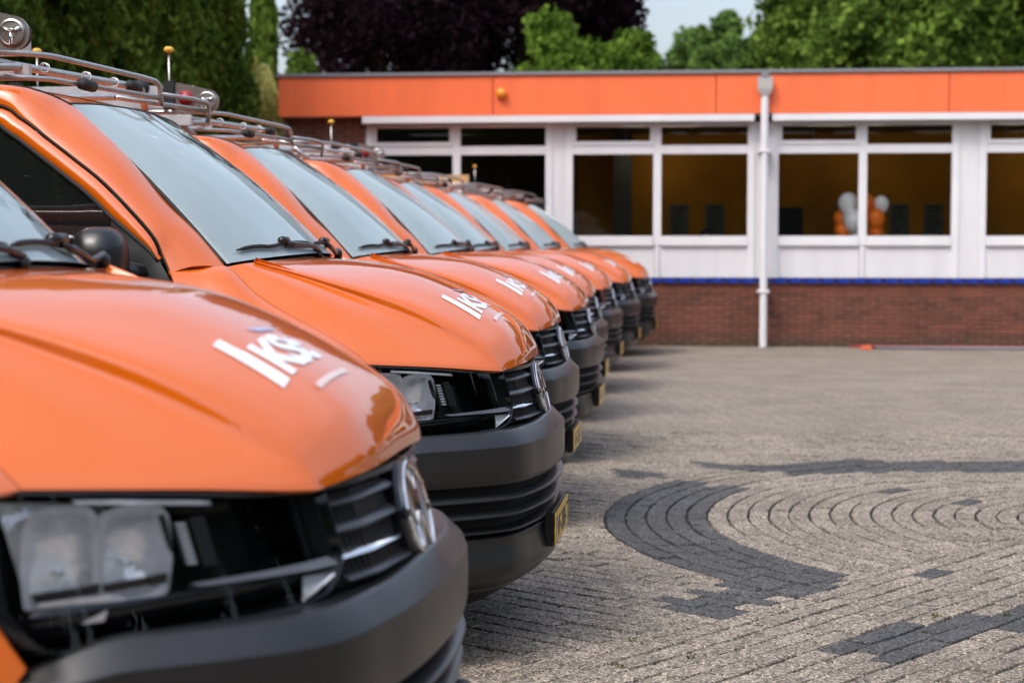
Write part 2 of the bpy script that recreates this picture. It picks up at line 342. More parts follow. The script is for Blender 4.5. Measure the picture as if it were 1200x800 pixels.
def build_van():
    van = empty('van', (0, 0, 0))
    # ---- hood
    G = hood_grid(); hv, hf = grid_mesh(G)
    hood = meshobj('hood', hv, hf, PAINT, van, smooth=True, sharp=50, solid=.018)
    bvh = BVHTree.FromPolygons([Vector(v) for v in hv], hf)
    def on_hood(x, y, off=.0022):
        hit = bvh.ray_cast(Vector((x, y, 3)), Vector((0, 0, -1)))
        if hit[0] is None: return Vector((x, y, 1.2))
        n = hit[1] if hit[1].z > 0 else -hit[1]
        return hit[0] + n * off
    # hood lettering, read from in front of the van
    Y0 = -.33
    text_on('lettering', '1KSt', lambda u, v: on_hood(-.262 - v, Y0 + u + v * .0), WHITE, hood, (.30), .092, bold=.045, shear=.0, space=.86, cut=.03)
    text_on('lettering', '1', lambda u, v: on_hood(-.262 - v, Y0 - .012 + u), WHITE, hood, .042, .135, bold=.05, shear=.0, cut=.03)
    mb = MB()
    def patchy(pts2, nu=8, nv=4):
        a, b, c, d = [np.array(p) for p in pts2]; V = []
        for i in range(nu + 1):
            for j in range(nv + 1):
                u, v = i / nu, j / nv; p = (a * (1 - u) + b * u) * (1 - v) + (d * (1 - u) + c * u) * v
                V.append(on_hood(p[0], p[1]))
        F = [(i * (nv + 1) + j, (i + 1) * (nv + 1) + j, (i + 1) * (nv + 1) + j + 1, i * (nv + 1) + j + 1) for i in range(nu) for j in range(nv)]
        return V, F
    v, f = patchy([(-.214, Y0 + .08), (-.214, Y0 + .32), (-.226, Y0 + .32), (-.226, Y0 + .08)])
    meshobj('underline_strip', v, f, FAINT, hood, smooth=True)
    v, f = patchy([(-.368, Y0 + .20), (-.360, Y0 + .30), (-.369, Y0 + .30), (-.386, Y0 + .17)])
    meshobj('swoosh', v, f, BLUEST, hood, smooth=True)
    # ---- dark sheet added under the hood to block light in its gaps
    H2 = G.copy()[12:, :, :]; H2[:, :, 2] -= .05; c = np.array([-.6, 0, 0]); H2[:, :, 1] *= .985
    v, f = grid_mesh(H2[::4, ::5]); meshobj('hood_light_block', v, f, DARK, van)
    # ---- fenders, pillars, doors for each side
    for s in (-1, 1):
        tops = [p for p in HC[5]] + [(-1.12, .815, 1.338), (-1.205, .885, 1.332)]
        nb = [(-.60, 1.048), (-.61, 1.048), (-.63, 1.05), (-.67, 1.05), (-.735, 1.05), (-.82, 1.05), (-.93, 1.05), (-1.03, 1.05), (-1.08, 1.05), (-1.125, 1.05)]
        Gf = []
        tp = cr([(a, b, c) for a, b, c in tops], 40); bt = cr([(a, b, 0) for a, b in nb], 40)
        for t, b in zip(tp, bt):
            row = []
            zt = t[2]; yt = t[1] + .005
            zb = min(b[1], zt - .004)
            yb = SW(b[0], zb)
            for q in np.linspace(0, 1, 12):
                th = q * math.pi / 2; a = math.sin(th); e = 1 - math.cos(th)
                row.append((t[0] + (b[0] - t[0]) * q, s * (yt + (yb - yt) * a), zt - (zt - zb) * e))
            Gf.append(row)
        v, f = grid_mesh(np.array(Gf)); fender = meshobj('fender', v, f, PAINT, van, smooth=True, sharp=60, solid=.012)
        arch = [(-.92 + .385 * math.cos(a), .34 + .385 * math.sin(a)) for a in np.linspace(R(46), R(205), 22)]
        outl = [(-.60, .655), (-.570, .70), (-.535, .752), (-.557, .79), (-.605, .87), (-.672, .965), (-.735, 1.05), (-1.125, 1.05), (-1.205, .85), (-1.335, .66), (-1.36, .25), (-1.305, .25)] + arch[::-1]
        lo = side_panel('fender_side', outl, s, PAINT, van)
        # A pillar running on as the roof rail
        W = [(-1.046, .748, 1.332), (-1.155, .722, 1.452), (-1.27, .70, 1.558), (-1.41, .675, 1.710), (-1.54, .645, 1.825), (-1.625, .625, 1.890), (-1.70, .69, 1.927), (-1.82, .722, 1.948), (-2.2, .735, 1.958), (-3.4, .735, 1.962), (-4.75, .71, 1.94)]
        D = [(-1.195, .893, 1.322), (-1.222, .884, 1.378), (-1.262, .878, 1.455), (-1.415, .857, 1.610), (-1.53, .845, 1.70), (-1.62, .832, 1.765), (-1.72, .815, 1.835), (-1.83, .800, 1.885), (-2.2, .79, 1.905), (-3.4, .79, 1.905), (-4.80, .76, 1.88)]
        cols = []
        for a, b in zip(W, D):
            a = np.array(a); b = np.array(b); dd = b - a; row = []
            nrm = np.array([.12, .72, .68]) if a[0] > -1.66 else np.array([0, .7, .7])
            for q in (0, .08, .3, .6, .86, .97, 1):
                bul = .030 * math.sin(math.pi * min(1, max(0, q))) ** .8
                row.append(a + dd * q + nrm * bul)
            cols.append(row)
        A = crsurf(np.transpose(np.array(cols), (1, 0, 2)), 70, 20); A[:, :, 1] *= s
        v, f = grid_mesh(A); meshobj('pillar', v, f, PAINT, van, smooth=True, sharp=60, solid=.012)
        # seams: thin dark rubber behind the gaps
        Dn = cr(D, 80); mb = MB(); mb.tube([(p[0] - .002, s * (p[1] - .006), p[2] - .004) for p in Dn], .0065, 6); mb.build('door_seal', RUBBER, van, smooth=True); MB().tube([(p[0], s * (p[1] - .001), p[2] + .001) for p in cr(W[5:], 40)], .0045, 6).build('roof_seam', RUBBER, van, smooth=True)
        sh = cr(HC[5], 40); mb = MB(); mb.tube([(p[0], s * (p[1] + .002), p[2] - .016) for p in sh], .008, 6); mb.build('shut_line', RUBBER, van, smooth=True)
        # door: lower skin, frame strip, seals, glass, black triangle
        door = side_panel('door', [(-1.135, 1.05), (-1.14, 1.20), (-1.168, 1.268), (-2.24, 1.268), (-2.24, .25), (-1.37, .25), (-1.345, .66), (-1.215, .85)], s, PAINT, van)
        Do = cr([(x - .008, 0, z - .010) for x, y, z in D[1:9]] + [(-2.245, 0, 1.897)], 40)
        inn = []
        for i, p in enumerate(Do):
            t = Do[min(i + 1, 39)] - Do[max(i - 1, 0)]; t /= np.linalg.norm(t); n = np.array([t[2], 0, -t[0]]); n = n if n[2] < 0 else -n
            inn.append(p + n * (.052 * min(1, .12 + i / 9)))
        Gd = []
        for p, q in zip(Do, inn):
            Gd.append([(x, s * (SW(x, z) + .012 * math.sin(math.pi * k) - .004), z) for k, x, z in ((k, p[0] + (q[0] - p[0]) * k, p[2] + (q[2] - p[2]) * k) for k in np.linspace(0, 1, 6))])
        v, f = grid_mesh(np.array(Gd)); meshobj('door_frame', v, f, PAINT, door, smooth=True, sharp=60, solid=.012)
        mb = MB(); mb.tube([(q[0], s * (SW(q[0], q[2]) - .004), q[2] - .003) for q in inn], .008, 6); mb.tube([(-1.17, s * .912, 1.277), (-2.24, s * .912, 1.277)], .011, 6); mb.build('window_seal', RUBBER, door, smooth=True)
        gl = [(q[0], q[2]) for q in inn if q[0] < -1.405]
        side_panel('door_window', [(-1.405, 1.275)] + [(-1.405, 1.55)] + gl + [(-2.24, 1.84), (-2.24, 1.275)], s, SIDEGL, door, off=-.012, solid=.004)
        side_panel('mirror_triangle', [(-1.175, 1.275), (-1.225, 1.352), (-1.262, 1.44), (-1.40, 1.585), (-1.40, 1.275)], s, PLASTIC, door, off=-.004, solid=.02)
        mb = MB(); mb.tube([(-2.0, s * .945, 1.12), (-2.03, s * .985, 1.125), (-2.18, s * .985, 1.125), (-2.21, s * .945, 1.12)], .013, 8); mb.build('door_handle', PLASTIC, door, smooth=True)
        side_panel('window_pillar', [(-2.25, 1.275), (-2.25, 1.89), (-2.34, 1.895), (-2.34, 1.275)], s, PAINT, van, off=-.002)
        rarch = [(-3.92 + .385 * math.cos(a), .34 + .385 * math.sin(a)) for a in np.linspace(R(-13), R(193), 22)]
        side_panel('rear_side_panel', [(-2.25, .25), (-2.25, 1.268), (-2.35, 1.268), (-2.35, 1.895), (-4.86, 1.875), (-4.87, 1.2), (-4.86, .35), (-4.45, .253)] + rarch + [(-3.37, .25)], s, PAINT, van)
        # mirror
        mb = MB()
        sec = [(0.0, .05, .06), (.03, .095, .10), (.08, .11, .118), (.14, .108, .115), (.185, .085, .095), (.20, .03, .04)]
        v = []; nn = 18
        for t, ry, rz in sec:
            for k in range(nn):
                a = 2 * math.pi * k / nn; ca, sa = math.cos(a), math.sin(a)
                ca = math.copysign(abs(ca) ** .7, ca); sa = math.copysign(abs(sa) ** .7, sa)
                v.append((-1.37 + ca * .085 * (ry / .11) + .0, s * (.965 + t), 1.355 + sa * rz))
        f = [(i * nn + k, i * nn + (k + 1) % nn, (i + 1) * nn + (k + 1) % nn, (i + 1) * nn + k) for i in range(len(sec) - 1) for k in range(nn)] + [tuple(range(nn)), tuple((len(sec) - 1) * nn + k for k in range(nn))]
        mir = meshobj('mirror', v, f, PLASTIC, van, smooth=True)
        mb.box((-1.452, s * 1.0 - .0, 1.265), (-1.447, s * 1.13, 1.445)); mb.build('mirror_glass', CHROME, mir)
        MB().tube([(-1.30, s * .90, 1.32), (-1.33, s * .99, 1.33)], .035, 10).build('mirror_arm', PLASTIC, mir, smooth=True)
        # headlight
        ys = [.405, .43, .47, .52, .57, .62, .67, .72, .77, .82, .86, .89, .915]
        zt = [.976, .976, .976, .979, .983, .99, .997, 1.004, 1.010, 1.016, 1.022, 1.028, 1.034]
        zb = [.86, .826, .80, .788, .784, .782, .78, .776, .771, .767, .775, .875, .985]
        ys2 = [s * y for y in ys]
        lamp = front_strip('headlight', ys2, [z - .0 for z in zt], [z for z in zb], -.135, BLACK, van, nz=8, solid=.01)
        # rim round the lens
        top = [(FX(y, z), s * y, z) for y, z in zip(ys, zt)]; bot = [(FX(y, z), s * y, z) for y, z in zip(ys, zb)]
        for nm, line in (('lamp_rim', top), ('lamp_rim', bot[::-1])):
            Gr = [[(p[0] + .003, p[1], p[2]), (p[0] - .14, p[1] - s * .005, p[2])] for p in cr(line, 40)]
            v, f = grid_mesh(np.array([[tuple(a) for a in r] for r in Gr])); meshobj(nm, v, f, BLACK, lamp, smooth=True, solid=.006)
        Gr = [[(FX(.405, z) + .002, s * .405, z), (FX(.405, z) - .14, s * .407, z)] for z in np.linspace(.86, .976, 5)]
        v, f = grid_mesh(np.array(Gr)); meshobj('lamp_rim', v, f, BLACK, lamp, smooth=True, solid=.006)
        lens = front_strip('lens', [s * y for y in cr([(y, 0, 0) for y in ys], 40)[:, 0]], list(cr([(z, 0, 0) for z in zt], 40)[:, 0]), list(cr([(z, 0, 0) for z in zb], 40)[:, 0]), .004, LENS, lamp, nz=10, solid=None)
        # reflector bowls
        def local(y, z):
            """point on the lens, its along-nose tangent and outward normal"""
            dx = (FX(y + .02, z) - FX(y - .02, z)) / .04
            t = Vector((dx, 1, 0)).normalized(); n = Vector((1, -dx, 0)).normalized()
            return Vector((FX(y, z), y, z)), t, n
        def bowl(y, z, r, dep, inset=.016, vs=1.2):
            c, t, n = local(y, z); c = c - n * inset; vv = []; nq = 28
            prof = [(r * 1.02, 0), (r * .98, -dep * .25), (r * .86, -dep * .55), (r * .62, -dep * .83), (r * .34, -dep * .97), (r * .12, -dep)]
            for rr, h in prof:
                for k in range(nq):
                    a = 2 * math.pi * k / nq; ca, sa = math.cos(a), math.sin(a); q = max(abs(ca), abs(sa)) ** -.62
                    p = c + t * (ca * rr * q) + Vector((0, 0, 1)) * (sa * rr * q * vs) + n * h
                    vv.append((p.x, s * p.y, p.z))
            ff = [(i * nq + k, i * nq + (k + 1) % nq, (i + 1) * nq + (k + 1) % nq, (i + 1) * nq + k) for i in range(len(prof) - 1) for k in range(nq)] + [tuple((len(prof) - 1) * nq + k for k in range(nq))]
            meshobj('reflector', vv, ff, SATIN, lamp, smooth=True)
            pts = [c + n * h for h in (-dep, -dep * .25, -dep * .1)]
            MB().tube([(p.x, s * p.y, p.z - .012) for p in pts], [.005, .005, .004], 12).build('bulb', CHROME, lamp, smooth=True)
            sh_ = [c + n * (-dep * .3) + t * q + Vector((0, 0, zz)) for q, zz in ((-r * .55, -r * .30), (r * .55, -r * .30), (r * .40, -r * .62), (-r * .40, -r * .62))]
            bar = [c + n * (-dep * .2) + t * q + Vector((0, 0, zz)) for q, zz in ((-r * 1.05, -.036), (r * .75, -.044), (r * .6, -.058), (-r * 1.05, -.052))]
            meshobj('shield', [(p.x, s * p.y, p.z) for p in bar], [(0, 1, 2, 3)], BLACK, lamp, solid=.005)
        yq = np.linspace(.695, .815, 10); front_strip('reflector_plate', [s * y for y in yq], [np.interp(y, ys, zt) - .012 for y in yq], [max(.80, np.interp(y, ys, zb) + .014) for y in yq], -.095, SATIN, lamp, nz=6, solid=.003)
        bowl(.822, .902, .066, .048, vs=1.45)
        bowl(.742, .906, .069, .054, vs=1.22)
        tt = [(y, np.interp(y, ys, zt)) for y in np.linspace(.62, .79, 16)]
        v, f = grid_mesh(np.array([[(FX(y, z) - .004, s * y, z - .006), (FX(y, z) - .001, s * y, z - .014)] for y, z in tt])); meshobj('lens_glint', v, f, TRIM, lamp, smooth=True, solid=.002)  # pale strip stands in for the reflection along the lens top
        # silvered lower lip of the outer chamber and slim bezels
        for yb_, zb_ in ((.83, .806),):
            c, t, n = local(yb_, zb_ + .02); q = [c - n * .02 + t * a_ + Vector((0, 0, b_)) for a_, b_ in ((-.075, .025), (.045, .02), (.02, -.02), (-.06, -.018))]
            meshobj('bezel', [(p.x, s * p.y, p.z) for p in q], [(0, 1, 2, 3)], SATIN, lamp, solid=.004)
        # ribbed divider block and inner facets
        def block(name, y, z0, z1, wdt, d0, d1, m_, bev=.0015):
            c, t, n = local(y, (z0 + z1) / 2); vv = []
            for zz in (z0, z1):
                for a_, b_ in ((-wdt / 2, -d1), (wdt / 2, -d1), (wdt / 2, -d0), (-wdt / 2, -d0)):
                    p = c + t * a_ + n * b_ - Vector((.3 * (zz - c.z), 0, 0)); vv.append((p.x, s * p.y, zz))
            return MB().add(vv, [(0, 3, 2, 1), (4, 5, 6, 7), (0, 1, 5, 4), (1, 2, 6, 5), (2, 3, 7, 6), (3, 0, 4, 7)]).build(name, m_, lamp, bevel=bev)
        block('divider', .645, .876, .958, .030, .014, .07, GREYPL)
        block('divider', .690, .862, .968, .006, .012, .07, BLACK)
        for k in range(8): block('side_optic', .669, .882 + k * .009, .887 + k * .009, .018, .016, .03, SATIN, 0)
        if 0: block('divider', .56, .868, .962, .004, .010, .05, GREYPL); pass
        # chrome strip along the lower third, continuing the grille bar
        yy = np.linspace(.405, .67, 20); Gs = []
        for y in yy:
            zc = .848 - .000 * y; hgt = .011 - .004 * (y - .4)
            hh = .0085 - .020 * (y - .4); Gs.append([(FX(y, zc) - .022, s * y, zc + hh), (FX(y, zc) - .0005, s * y, zc - hh * .3), (FX(y, zc) - .002, s * y, zc - hh * .6), (FX(y, zc) - .03, s * y, zc - hh)])
        v, f = grid_mesh(np.array(Gs)); meshobj('chrome_strip', v, f, TRIM, lamp, smooth=True, sharp=30)
        # black shelf under the strip and the clear turn signal wedge
        Gs = [[(FX(y, .842) - .012, s * y, .838), (FX(y, .81) - .05, s * y, zbb + .006)] for y, zbb in zip(np.linspace(.47, .86, 20), np.interp(np.linspace(.47, .86, 20), ys, zb))]
        v, f = grid_mesh(np.array(Gs)); meshobj('lower_housing', v, f, BLACK, lamp, smooth=True, solid=.003)
        Gs = [[(FX(y, .836) - .008, s * y, .834), (FX(y, .82) - .006, s * (y + .03), zq)] for y, zq in zip(np.linspace(.425, .50, 12), np.linspace(.832, .796, 12))]
        v, f = grid_mesh(np.array(Gs)); meshobj('turn_signal', v, f, SATIN, lamp, smooth=True, solid=.003)
        # wheel
        for xw, nm in ((-.92, 'wheel'), (-3.92, 'wheel')):
            yo = s * .93; d = -s
            ty = MB().lathe([(.215, d * .02), (.30, d * .0), (.325, d * .015), (.338, d * .04), (.338, d * .18), (.32, d * .205), (.215, d * .205)], (xw, yo, .338), 'y', 40).build(nm, RUBBER, van, smooth=True, sharp=40)
            MB().lathe([(.215, d * .03), (.20, d * .012), (.19, d * .03), (.10, d * .05), (.06, d * .028), (.03, d * .02)], (xw, yo, .338), 'y', 40).build('rim', STEEL, ty, smooth=True, sharp=40)
        MB().lathe([(.39, -s * .02), (.39, -s * .30)], (-.92, s * .93, .34), 'y', 32).build('wheel_well', DARK, van)
    # ---- windscreen
    wc = []
    for yb, yt, xb, zb_, xt, zt_ in ((-.735, -.615, -1.055, 1.352, -1.628, 1.890), (-.70, -.59, -1.030, 1.358, -1.622, 1.894), (-.45, -.38, -.958, 1.374, -1.60, 1.906), (0, 0, -.912, 1.384, -1.588, 1.914), (.45, .38, -.958, 1.374, -1.60, 1.906), (.70, .59, -1.030, 1.358, -1.622, 1.894), (.735, .615, -1.055, 1.352, -1.628, 1.890)):
        col = []
        for q in (0, .25, .5, .75, 1):
            bul = .028 * math.sin(math.pi * q) * (1 if abs(yb) < .7 else .55)
            col.append((xb + (xt - xb) * q + bul * .7, yb + (yt - yb) * q, zb_ + (zt_ - zb_) * q + bul * .75))
        wc.append(col)
    WG = crsurf(wc, 30, 49); v, f = grid_mesh(WG)
    ws = meshobj('windscreen', v, f, WSCREEN, van, smooth=True)
    # black printed border just inside the glass
    def frit(i0, i1, j0, j1):
        Gq = WG[i0:i1, j0:j1].copy(); Gq[:, :, 0] -= .004; Gq[:, :, 2] -= .004; return grid_mesh(Gq)
    for a in ((0, 3, 0, 49), (28, 30, 0, 49), (2, 29, 0, 3), (2, 29, 46, 49)):
        v, f = frit(*a); meshobj('glass_border', v, f, BLACK, ws, smooth=True)
    mb = MB()
    for j in (0, 48): mb.tube([WG[i, j] + np.array([-.004, (1 if j else -1) * .004, -.004]) for i in range(30)], .008, 6)
    mb.tube([WG[29, j] + np.array([-.006, 0, .0]) for j in range(49)], .007, 6); mb.build('screen_seal', RUBBER, van, smooth=True)
    # cowl and wipers
    Gc = []
    for j in range(2, 47):
        p = WG[0, j]; hx = np.interp(abs(p[1]), [0, .25, .62, .67, .75], [-.905, -.922, -.965, -.985, -1.04]); hz = np.interp(abs(p[1]), [0, .25, .62, .67, .75], [1.367, 1.365, 1.359, 1.355, 1.343])
        Gc.append([(hx + .02, p[1], hz - .05), (hx - .01, p[1], hz - .03), (p[0] - .01, p[1], p[2] - .012), (p[0] - .06, p[1], p[2] + .005)])
    v, f = grid_mesh(np.array(Gc)); meshobj('cowl', v, f, PLASTIC, van, smooth=True, sharp=30, solid=.004)
    wb = BVHTree.FromPolygons([Vector(p) for p in grid_mesh(WG)[0]], grid_mesh(WG)[1])
    def on_ws(x, y, off):
        h = wb.ray_cast(Vector((x, y, 3)), Vector((0, 0, -1)))
        if h[0] is None: return Vector((x, y, 1.38))
        n = h[1] if h[1].z > 0 else -h[1]; return h[0] + n * off
    for (ya, yb, yp) in ((-.66, -.02, .02), (.0, .62, .66)):
        blade = [on_ws(-(1.035 + .05 * t) if False else np.interp(ya + (yb - ya) * t, [-.7, -.45, 0, .45, .7], [-1.058, -.985, -.938, -.985, -1.056]), ya + (yb - ya) * t, .010) for t in np.linspace(0, 1, 14)]
        wp = MB().tube(blade, [.003] + [.007] * 12 + [.003], 8).build('wiper', RUBBER, van, smooth=True)
        mid = blade[7]; piv = Vector((np.interp(yp, [-.7, 0, .7], [-.985, -.915, -.985]), yp, 1.378))
        arm = [on_ws(mid.x + (piv.x - mid.x) * t, mid.y + (piv.y - mid.y) * t, .018 - .004 * t) for t in (0, .2, .4, .6, .8)]
        MB().tube(arm + [piv + Vector((0, 0, .012))], [.008, .0095, .009, .008, .009, .012], 8).build('wiper_arm', PLASTIC, wp, smooth=True)
        MB().tube([mid + Vector((0, -.04, .012)), mid + Vector((0, .04, .012))], .014, 8).build('wiper_clip', PLASTIC, wp, smooth=True)
        MB().lathe([(.017, -.02), (.017, .010), (.010, .015)], piv, 'z', 14).build('wiper_pivot', PLASTIC, wp, smooth=True)
    # ---- roof
    xs = [-1.60, -1.66, -1.75, -1.9, -2.2, -2.8, -3.6, -4.4, -4.78]
    zc = [1.917, 1.932, 1.95, 1.965, 1.982, 1.992, 1.992, 1.982, 1.96]
    cols = []
    for q in (-1, -.9, -.55, 0, .55, .9, 1):
        col = []
        for x, z in zip(xs, zc):
            e = interp(-x, [1.60, 1.625, 1.70, 1.82, 2.2, 3.4, 4.78], [.618, .625, .69, .722, .735, .735, .71]) - .004
            xx = x - (.034 * abs(q) ** 2 if x > -1.7 else .02 * abs(q) ** 2)
            ez = interp(-xx, [1.60, 1.634, 1.70, 1.82, 2.2, 3.4, 4.8], [1.888, 1.895, 1.929, 1.950, 1.960, 1.964, 1.941])
            col.append((xx, q * e, z + (ez - z) * abs(q) ** 2.4))
        cols.append(col)
    v, f = grid_mesh(crsurf(cols, 50, 40)); meshobj('roof', v, f, PAINT, van, smooth=True, sharp=60, solid=.012)
    # ---- rear end
    Gr = []
    for z in (.3, .5, .8, 1.2, 1.5, 1.8, 1.9, 1.95):
        hw = SW(-4.86, z) - .01 if z < 1.93 else .70
        Gr.append([(-4.87 - .03 * (1 - abs(q) ** 3) + (0 if z < 1.2 else (z - 1.2) * .10), q * hw, z) for q in np.linspace(-1, 1, 13)])
    v, f = grid_mesh(np.array(Gr)); meshobj('rear_door', v, f, PAINT, van, smooth=True, sharp=40, solid=.02)
    MB().box((-4.955, -.90, .30), (-4.87, .90, .56)).build('rear_bumper', PLASTIC, van, bevel=.02)
    for s in (-1, 1):
        MB().box((-4.935, s * .80 - .07, .85), (-4.885, s * .80 + .07, 1.30)).build('tail_light', RED, van, bevel=.01)
        MB().box((-4.885, s * .38 - .30, 1.30), (-4.868 + .0, s * .38 + .30, 1.72)).build('rear_window', BLACK, van, bevel=.004)
    # ---- nose: light block, grille, emblem
    ys = np.linspace(-.43, .43, 41)
    gr = front_strip('grille', ys, [.978 - .0 * abs(y) for y in ys], [.80 - .0 for y in ys], -.05, DARK, van, nz=6, solid=.01)
    mb = MB()
    for k in range(15):
        for s in (-1, 1):
            y = s * (.15 + k * .019); mb.add([(FX(y, .80) - .045, y - .0025, .80), (FX(y, .80) - .012, y - .0025, .80), (FX(y, .965) - .012, y - .0025, .965), (FX(y, .965) - .045, y - .0025, .965), (FX(y, .80) - .045, y + .0025, .80), (FX(y, .80) - .012, y + .0025, .80), (FX(y, .965) - .012, y + .0025, .965), (FX(y, .965) - .045, y + .0025, .965)], [(0, 1, 2, 3), (4, 7, 6, 5), (1, 5, 6, 2), (3, 2, 6, 7), (0, 4, 5, 1)])
    mb.build('grille_mesh', GREYPL, gr)['kind'] = 'stuff'
    for s in (-1, 1):
        for zc_, m_, hh in ((.948, GREYPL, .024), (.900, GREYPL, .024), (.852, CHROME, .020), (.812, GREYPL, .018)):
            Gb = []
            for y in np.linspace(.10, .405 + (.948 - zc_) * -.02, 22):
                zz = zc_ + .012 * (1 - min(1, (.41 - y) / .3)) * 0
                Gb.append([(FX(y, zz + hh / 2) - .040, s * y, zz + hh * .75), (FX(y, zz) - .006, s * y, zz + hh * .1), (FX(y, zz) - .001, s * y, zz - hh * .12), (FX(y, zz) - .006, s * y, zz - hh * .42), (FX(y, zz) - .04, s * y, zz - hh * .5)])
            v, f = grid_mesh(np.array(Gb)); meshobj('grille_bar', v, f, m_, gr, smooth=True, sharp=28, solid=None)
    v, f = grid_mesh(np.array([[(FX(y, z) + .002 - o, y, z) for z, o in ((.972, .045), (.974, 0), (.985, 0), (.990, .04))] for y in np.linspace(-.42, .42, 40)]))
    meshobj('grille_top_trim', v, f, GREYPL, gr, smooth=True, sharp=30)
    # emblem housing and emblem
    T = Matrix.Translation((-.078, 0, .878)) @ Matrix.Rotation(R(-15), 4, 'Y')
    def tr(vs): return [tuple(T @ Vector(p)) for p in vs]
    mb = MB(); mb.lathe([(.120, -.04), (.120, -.008), (.114, .0), (.104, .002)], (0, 0, 0), 'x', 44); mb.v = tr(mb.v); mb.build('emblem_housing', BLACK, gr, smooth=True, sharp=30)
    mb = MB(); n = 56; prof = [(.104, .0), (.104, .006), (.101, .010), (.094, .010), (.091, .006), (.091, .0)]
    mb.lathe(prof, (0, 0, 0), 'x', n); mb.f = [q for q in mb.f if len(q) == 4]; mb.v = tr(mb.v); em = mb.build('emblem', CHROME, van, smooth=True, sharp=30)
    def stroke(p, q, wd):
        a, b = np.array(p), np.array(q); d = b - a; d /= np.linalg.norm(d); nn = np.array([-d[1], d[0]]) * wd / 2
        c = [a + nn, b + nn, b - nn, a - nn]
        return [(.001, y, z) for y, z in c] + [(.010, y * .985, z * .985) for y, z in c], [(0, 1, 2, 3), (4, 7, 6, 5), (0, 4, 5, 1), (1, 5, 6, 2), (2, 6, 7, 3), (3, 7, 4, 0)]
    mb = MB()
    for p, q in (((-.036, .080), (0, .012)), ((.036, .080), (0, .012)), ((-.070, .052), (-.034, -.078)), ((.070, .052), (.034, -.078)), ((-.034, -.078), (0, -.004)), ((.034, -.078), (0, -.004))):
        mb.add(*stroke(p, q, .012))
    mb.v = tr(mb.v); mb.build('monogram', CHROME, em, sharp=25)
    # dark fill added behind grille and lamps to block light
    P = bumper_plan()
    for z0, z1, dx, sy in ((.26, .765, .10, .90), (.766, .955, .30, .84)):
        ring = [(p[0] - dx, p[1] * sy) for p in P[::3]] + [(-1.0, .80), (-1.0, -.80)]
        mb = MB(); k = len(ring); mb.v = [(x, y, z0) for x, y in ring] + [(x - .03, y, z1) for x, y in ring]
        mb.f = [tuple(range(k)), tuple(range(2 * k - 1, k - 1, -1))] + [(i, (i + 1) % k, k + (i + 1) % k, k + i) for i in range(k)]
        mb.build('nose_light_block', DARK, van)
    # ---- bumper
    def zf(y, z):                       # top edge dips a little either side of the emblem
        if z > .63: z_ = (max(0, abs(y) - .84) / .11) ** 1.7 * .085 * (z - .62) / .17
        else: z_ = 0
        return -z_ + (.012 * math.exp(-(y / .22) ** 2) if z > .7 else 0) + (-.006 if z > .7 else 0) * min(1, abs(y))
    bum = bumper_sweep('bumper', [(.790, .16), (.796, .052), (.792, .042), (.754, .003), (.748, .0), (.70, -.002), (.640, .0), (.628, .003), (.620, .008), (.617, .022), (.617, .06)], PLASTIC, van, sharp=20, zfun=zf)
    bumper_sweep('intake', [(.62, .045), (.44, .055)], DARK, bum, ymax=.95)
    for i, (z, d) in enumerate(((.572, .004), (.516, .010), (.462, .018))):
        bumper_sweep('bumper_slat', [(z + .016, .060), (z + .007, d + .010), (z + .003, d + .001), (z - .003, d), (z - .007, d + .005), (z - .008, .055)], GREYPL if i < 2 else PLASTIC, bum, ymax=.945 - .0 * i, sharp=30)
    bumper_sweep('lower_bumper', [(.450, .06), (.446, .034), (.438, .026), (.420, .030), (.40, .026), (.36, .016), (.325, .014), (.30, .024), (.275, .050), (.262, .080), (.252, .082), (.246, .095), (.244, .16)], PLASTIC, bum, sharp=40)
    bumper_sweep('air_dam', [(.25, .12), (.20, .17), (.17, .26), (.165, .5)], DARK, bum, ymax=.9)
    MB().box((-4.8, -.80, .20), (-.35, .80, .34)).build('underbody', DARK, van)
    # ---- number plate on its bracket
    br = MB().box((-.04, -.266, .346), (-.004, .266, .468)).build('plate_bracket', PLASTIC, bum, bevel=.006)
    pl = MB().box((.017, -.26, .350), (.0215, .26, .460)).build('number_plate', YELLOWP, van, bevel=.0015); pl.location = (-.0205, 0, 0)
    mb = MB()
    mb.box((.0216, -.256, .3535), (.0224, .256, .3560)); mb.box((.0216, -.256, .4540), (.0224, .256, .4565)); mb.box((.0216, -.256, .3561), (.0224, -.2535, .4539)); mb.box((.0216, .2535, .3561), (.0224, .256, .4539))
    mb.build('plate_edge', BLACK, pl)
    MB().box((.0216, -.2530, .3565), (.0222, -.215, .4535)).build('plate_band', BLUEST, pl)
    text_on('plate_text', 'VF-288-T', lambda u, v: Vector((.0228, -.205 + u, .366 + v)), BLACK, pl, .44, .078, bold=.02, space=1.05)
    # ---- cabin
    mb = MB(); mb.box((-1.62, -.84, .95), (-1.02, .84, 1.24)); mb.build('dashboard', SEAT, van, bevel=.05)
    for s in (-1, 1):
        st = MB().box((-2.45, s * .47 - .26, .62), (-1.95, s * .47 + .26, .84)).build('seat', SEAT, van, bevel=.05)
        MB().add(*grid_solid(-2.50, s * .47, .80, .52, .12, .62, -.12)).build('backrest', SEAT, st, bevel=.03)
        MB().box((-2.66, s * .47 - .14, 1.46), (-2.56, s * .47 + .14, 1.66)).build('headrest', SEAT, st, bevel=.03)
    mb = MB(); c = Vector((-1.72, .40, 1.18)); tl = Matrix.Rotation(R(28), 3, 'Y')
    mb.tube([c + tl @ Vector((math.sin(a) * .19 * .0, math.cos(a) * .19, math.sin(a) * .19)) for a in np.linspace(0, 2 * math.pi, 33)], .014, 8, cap=False)
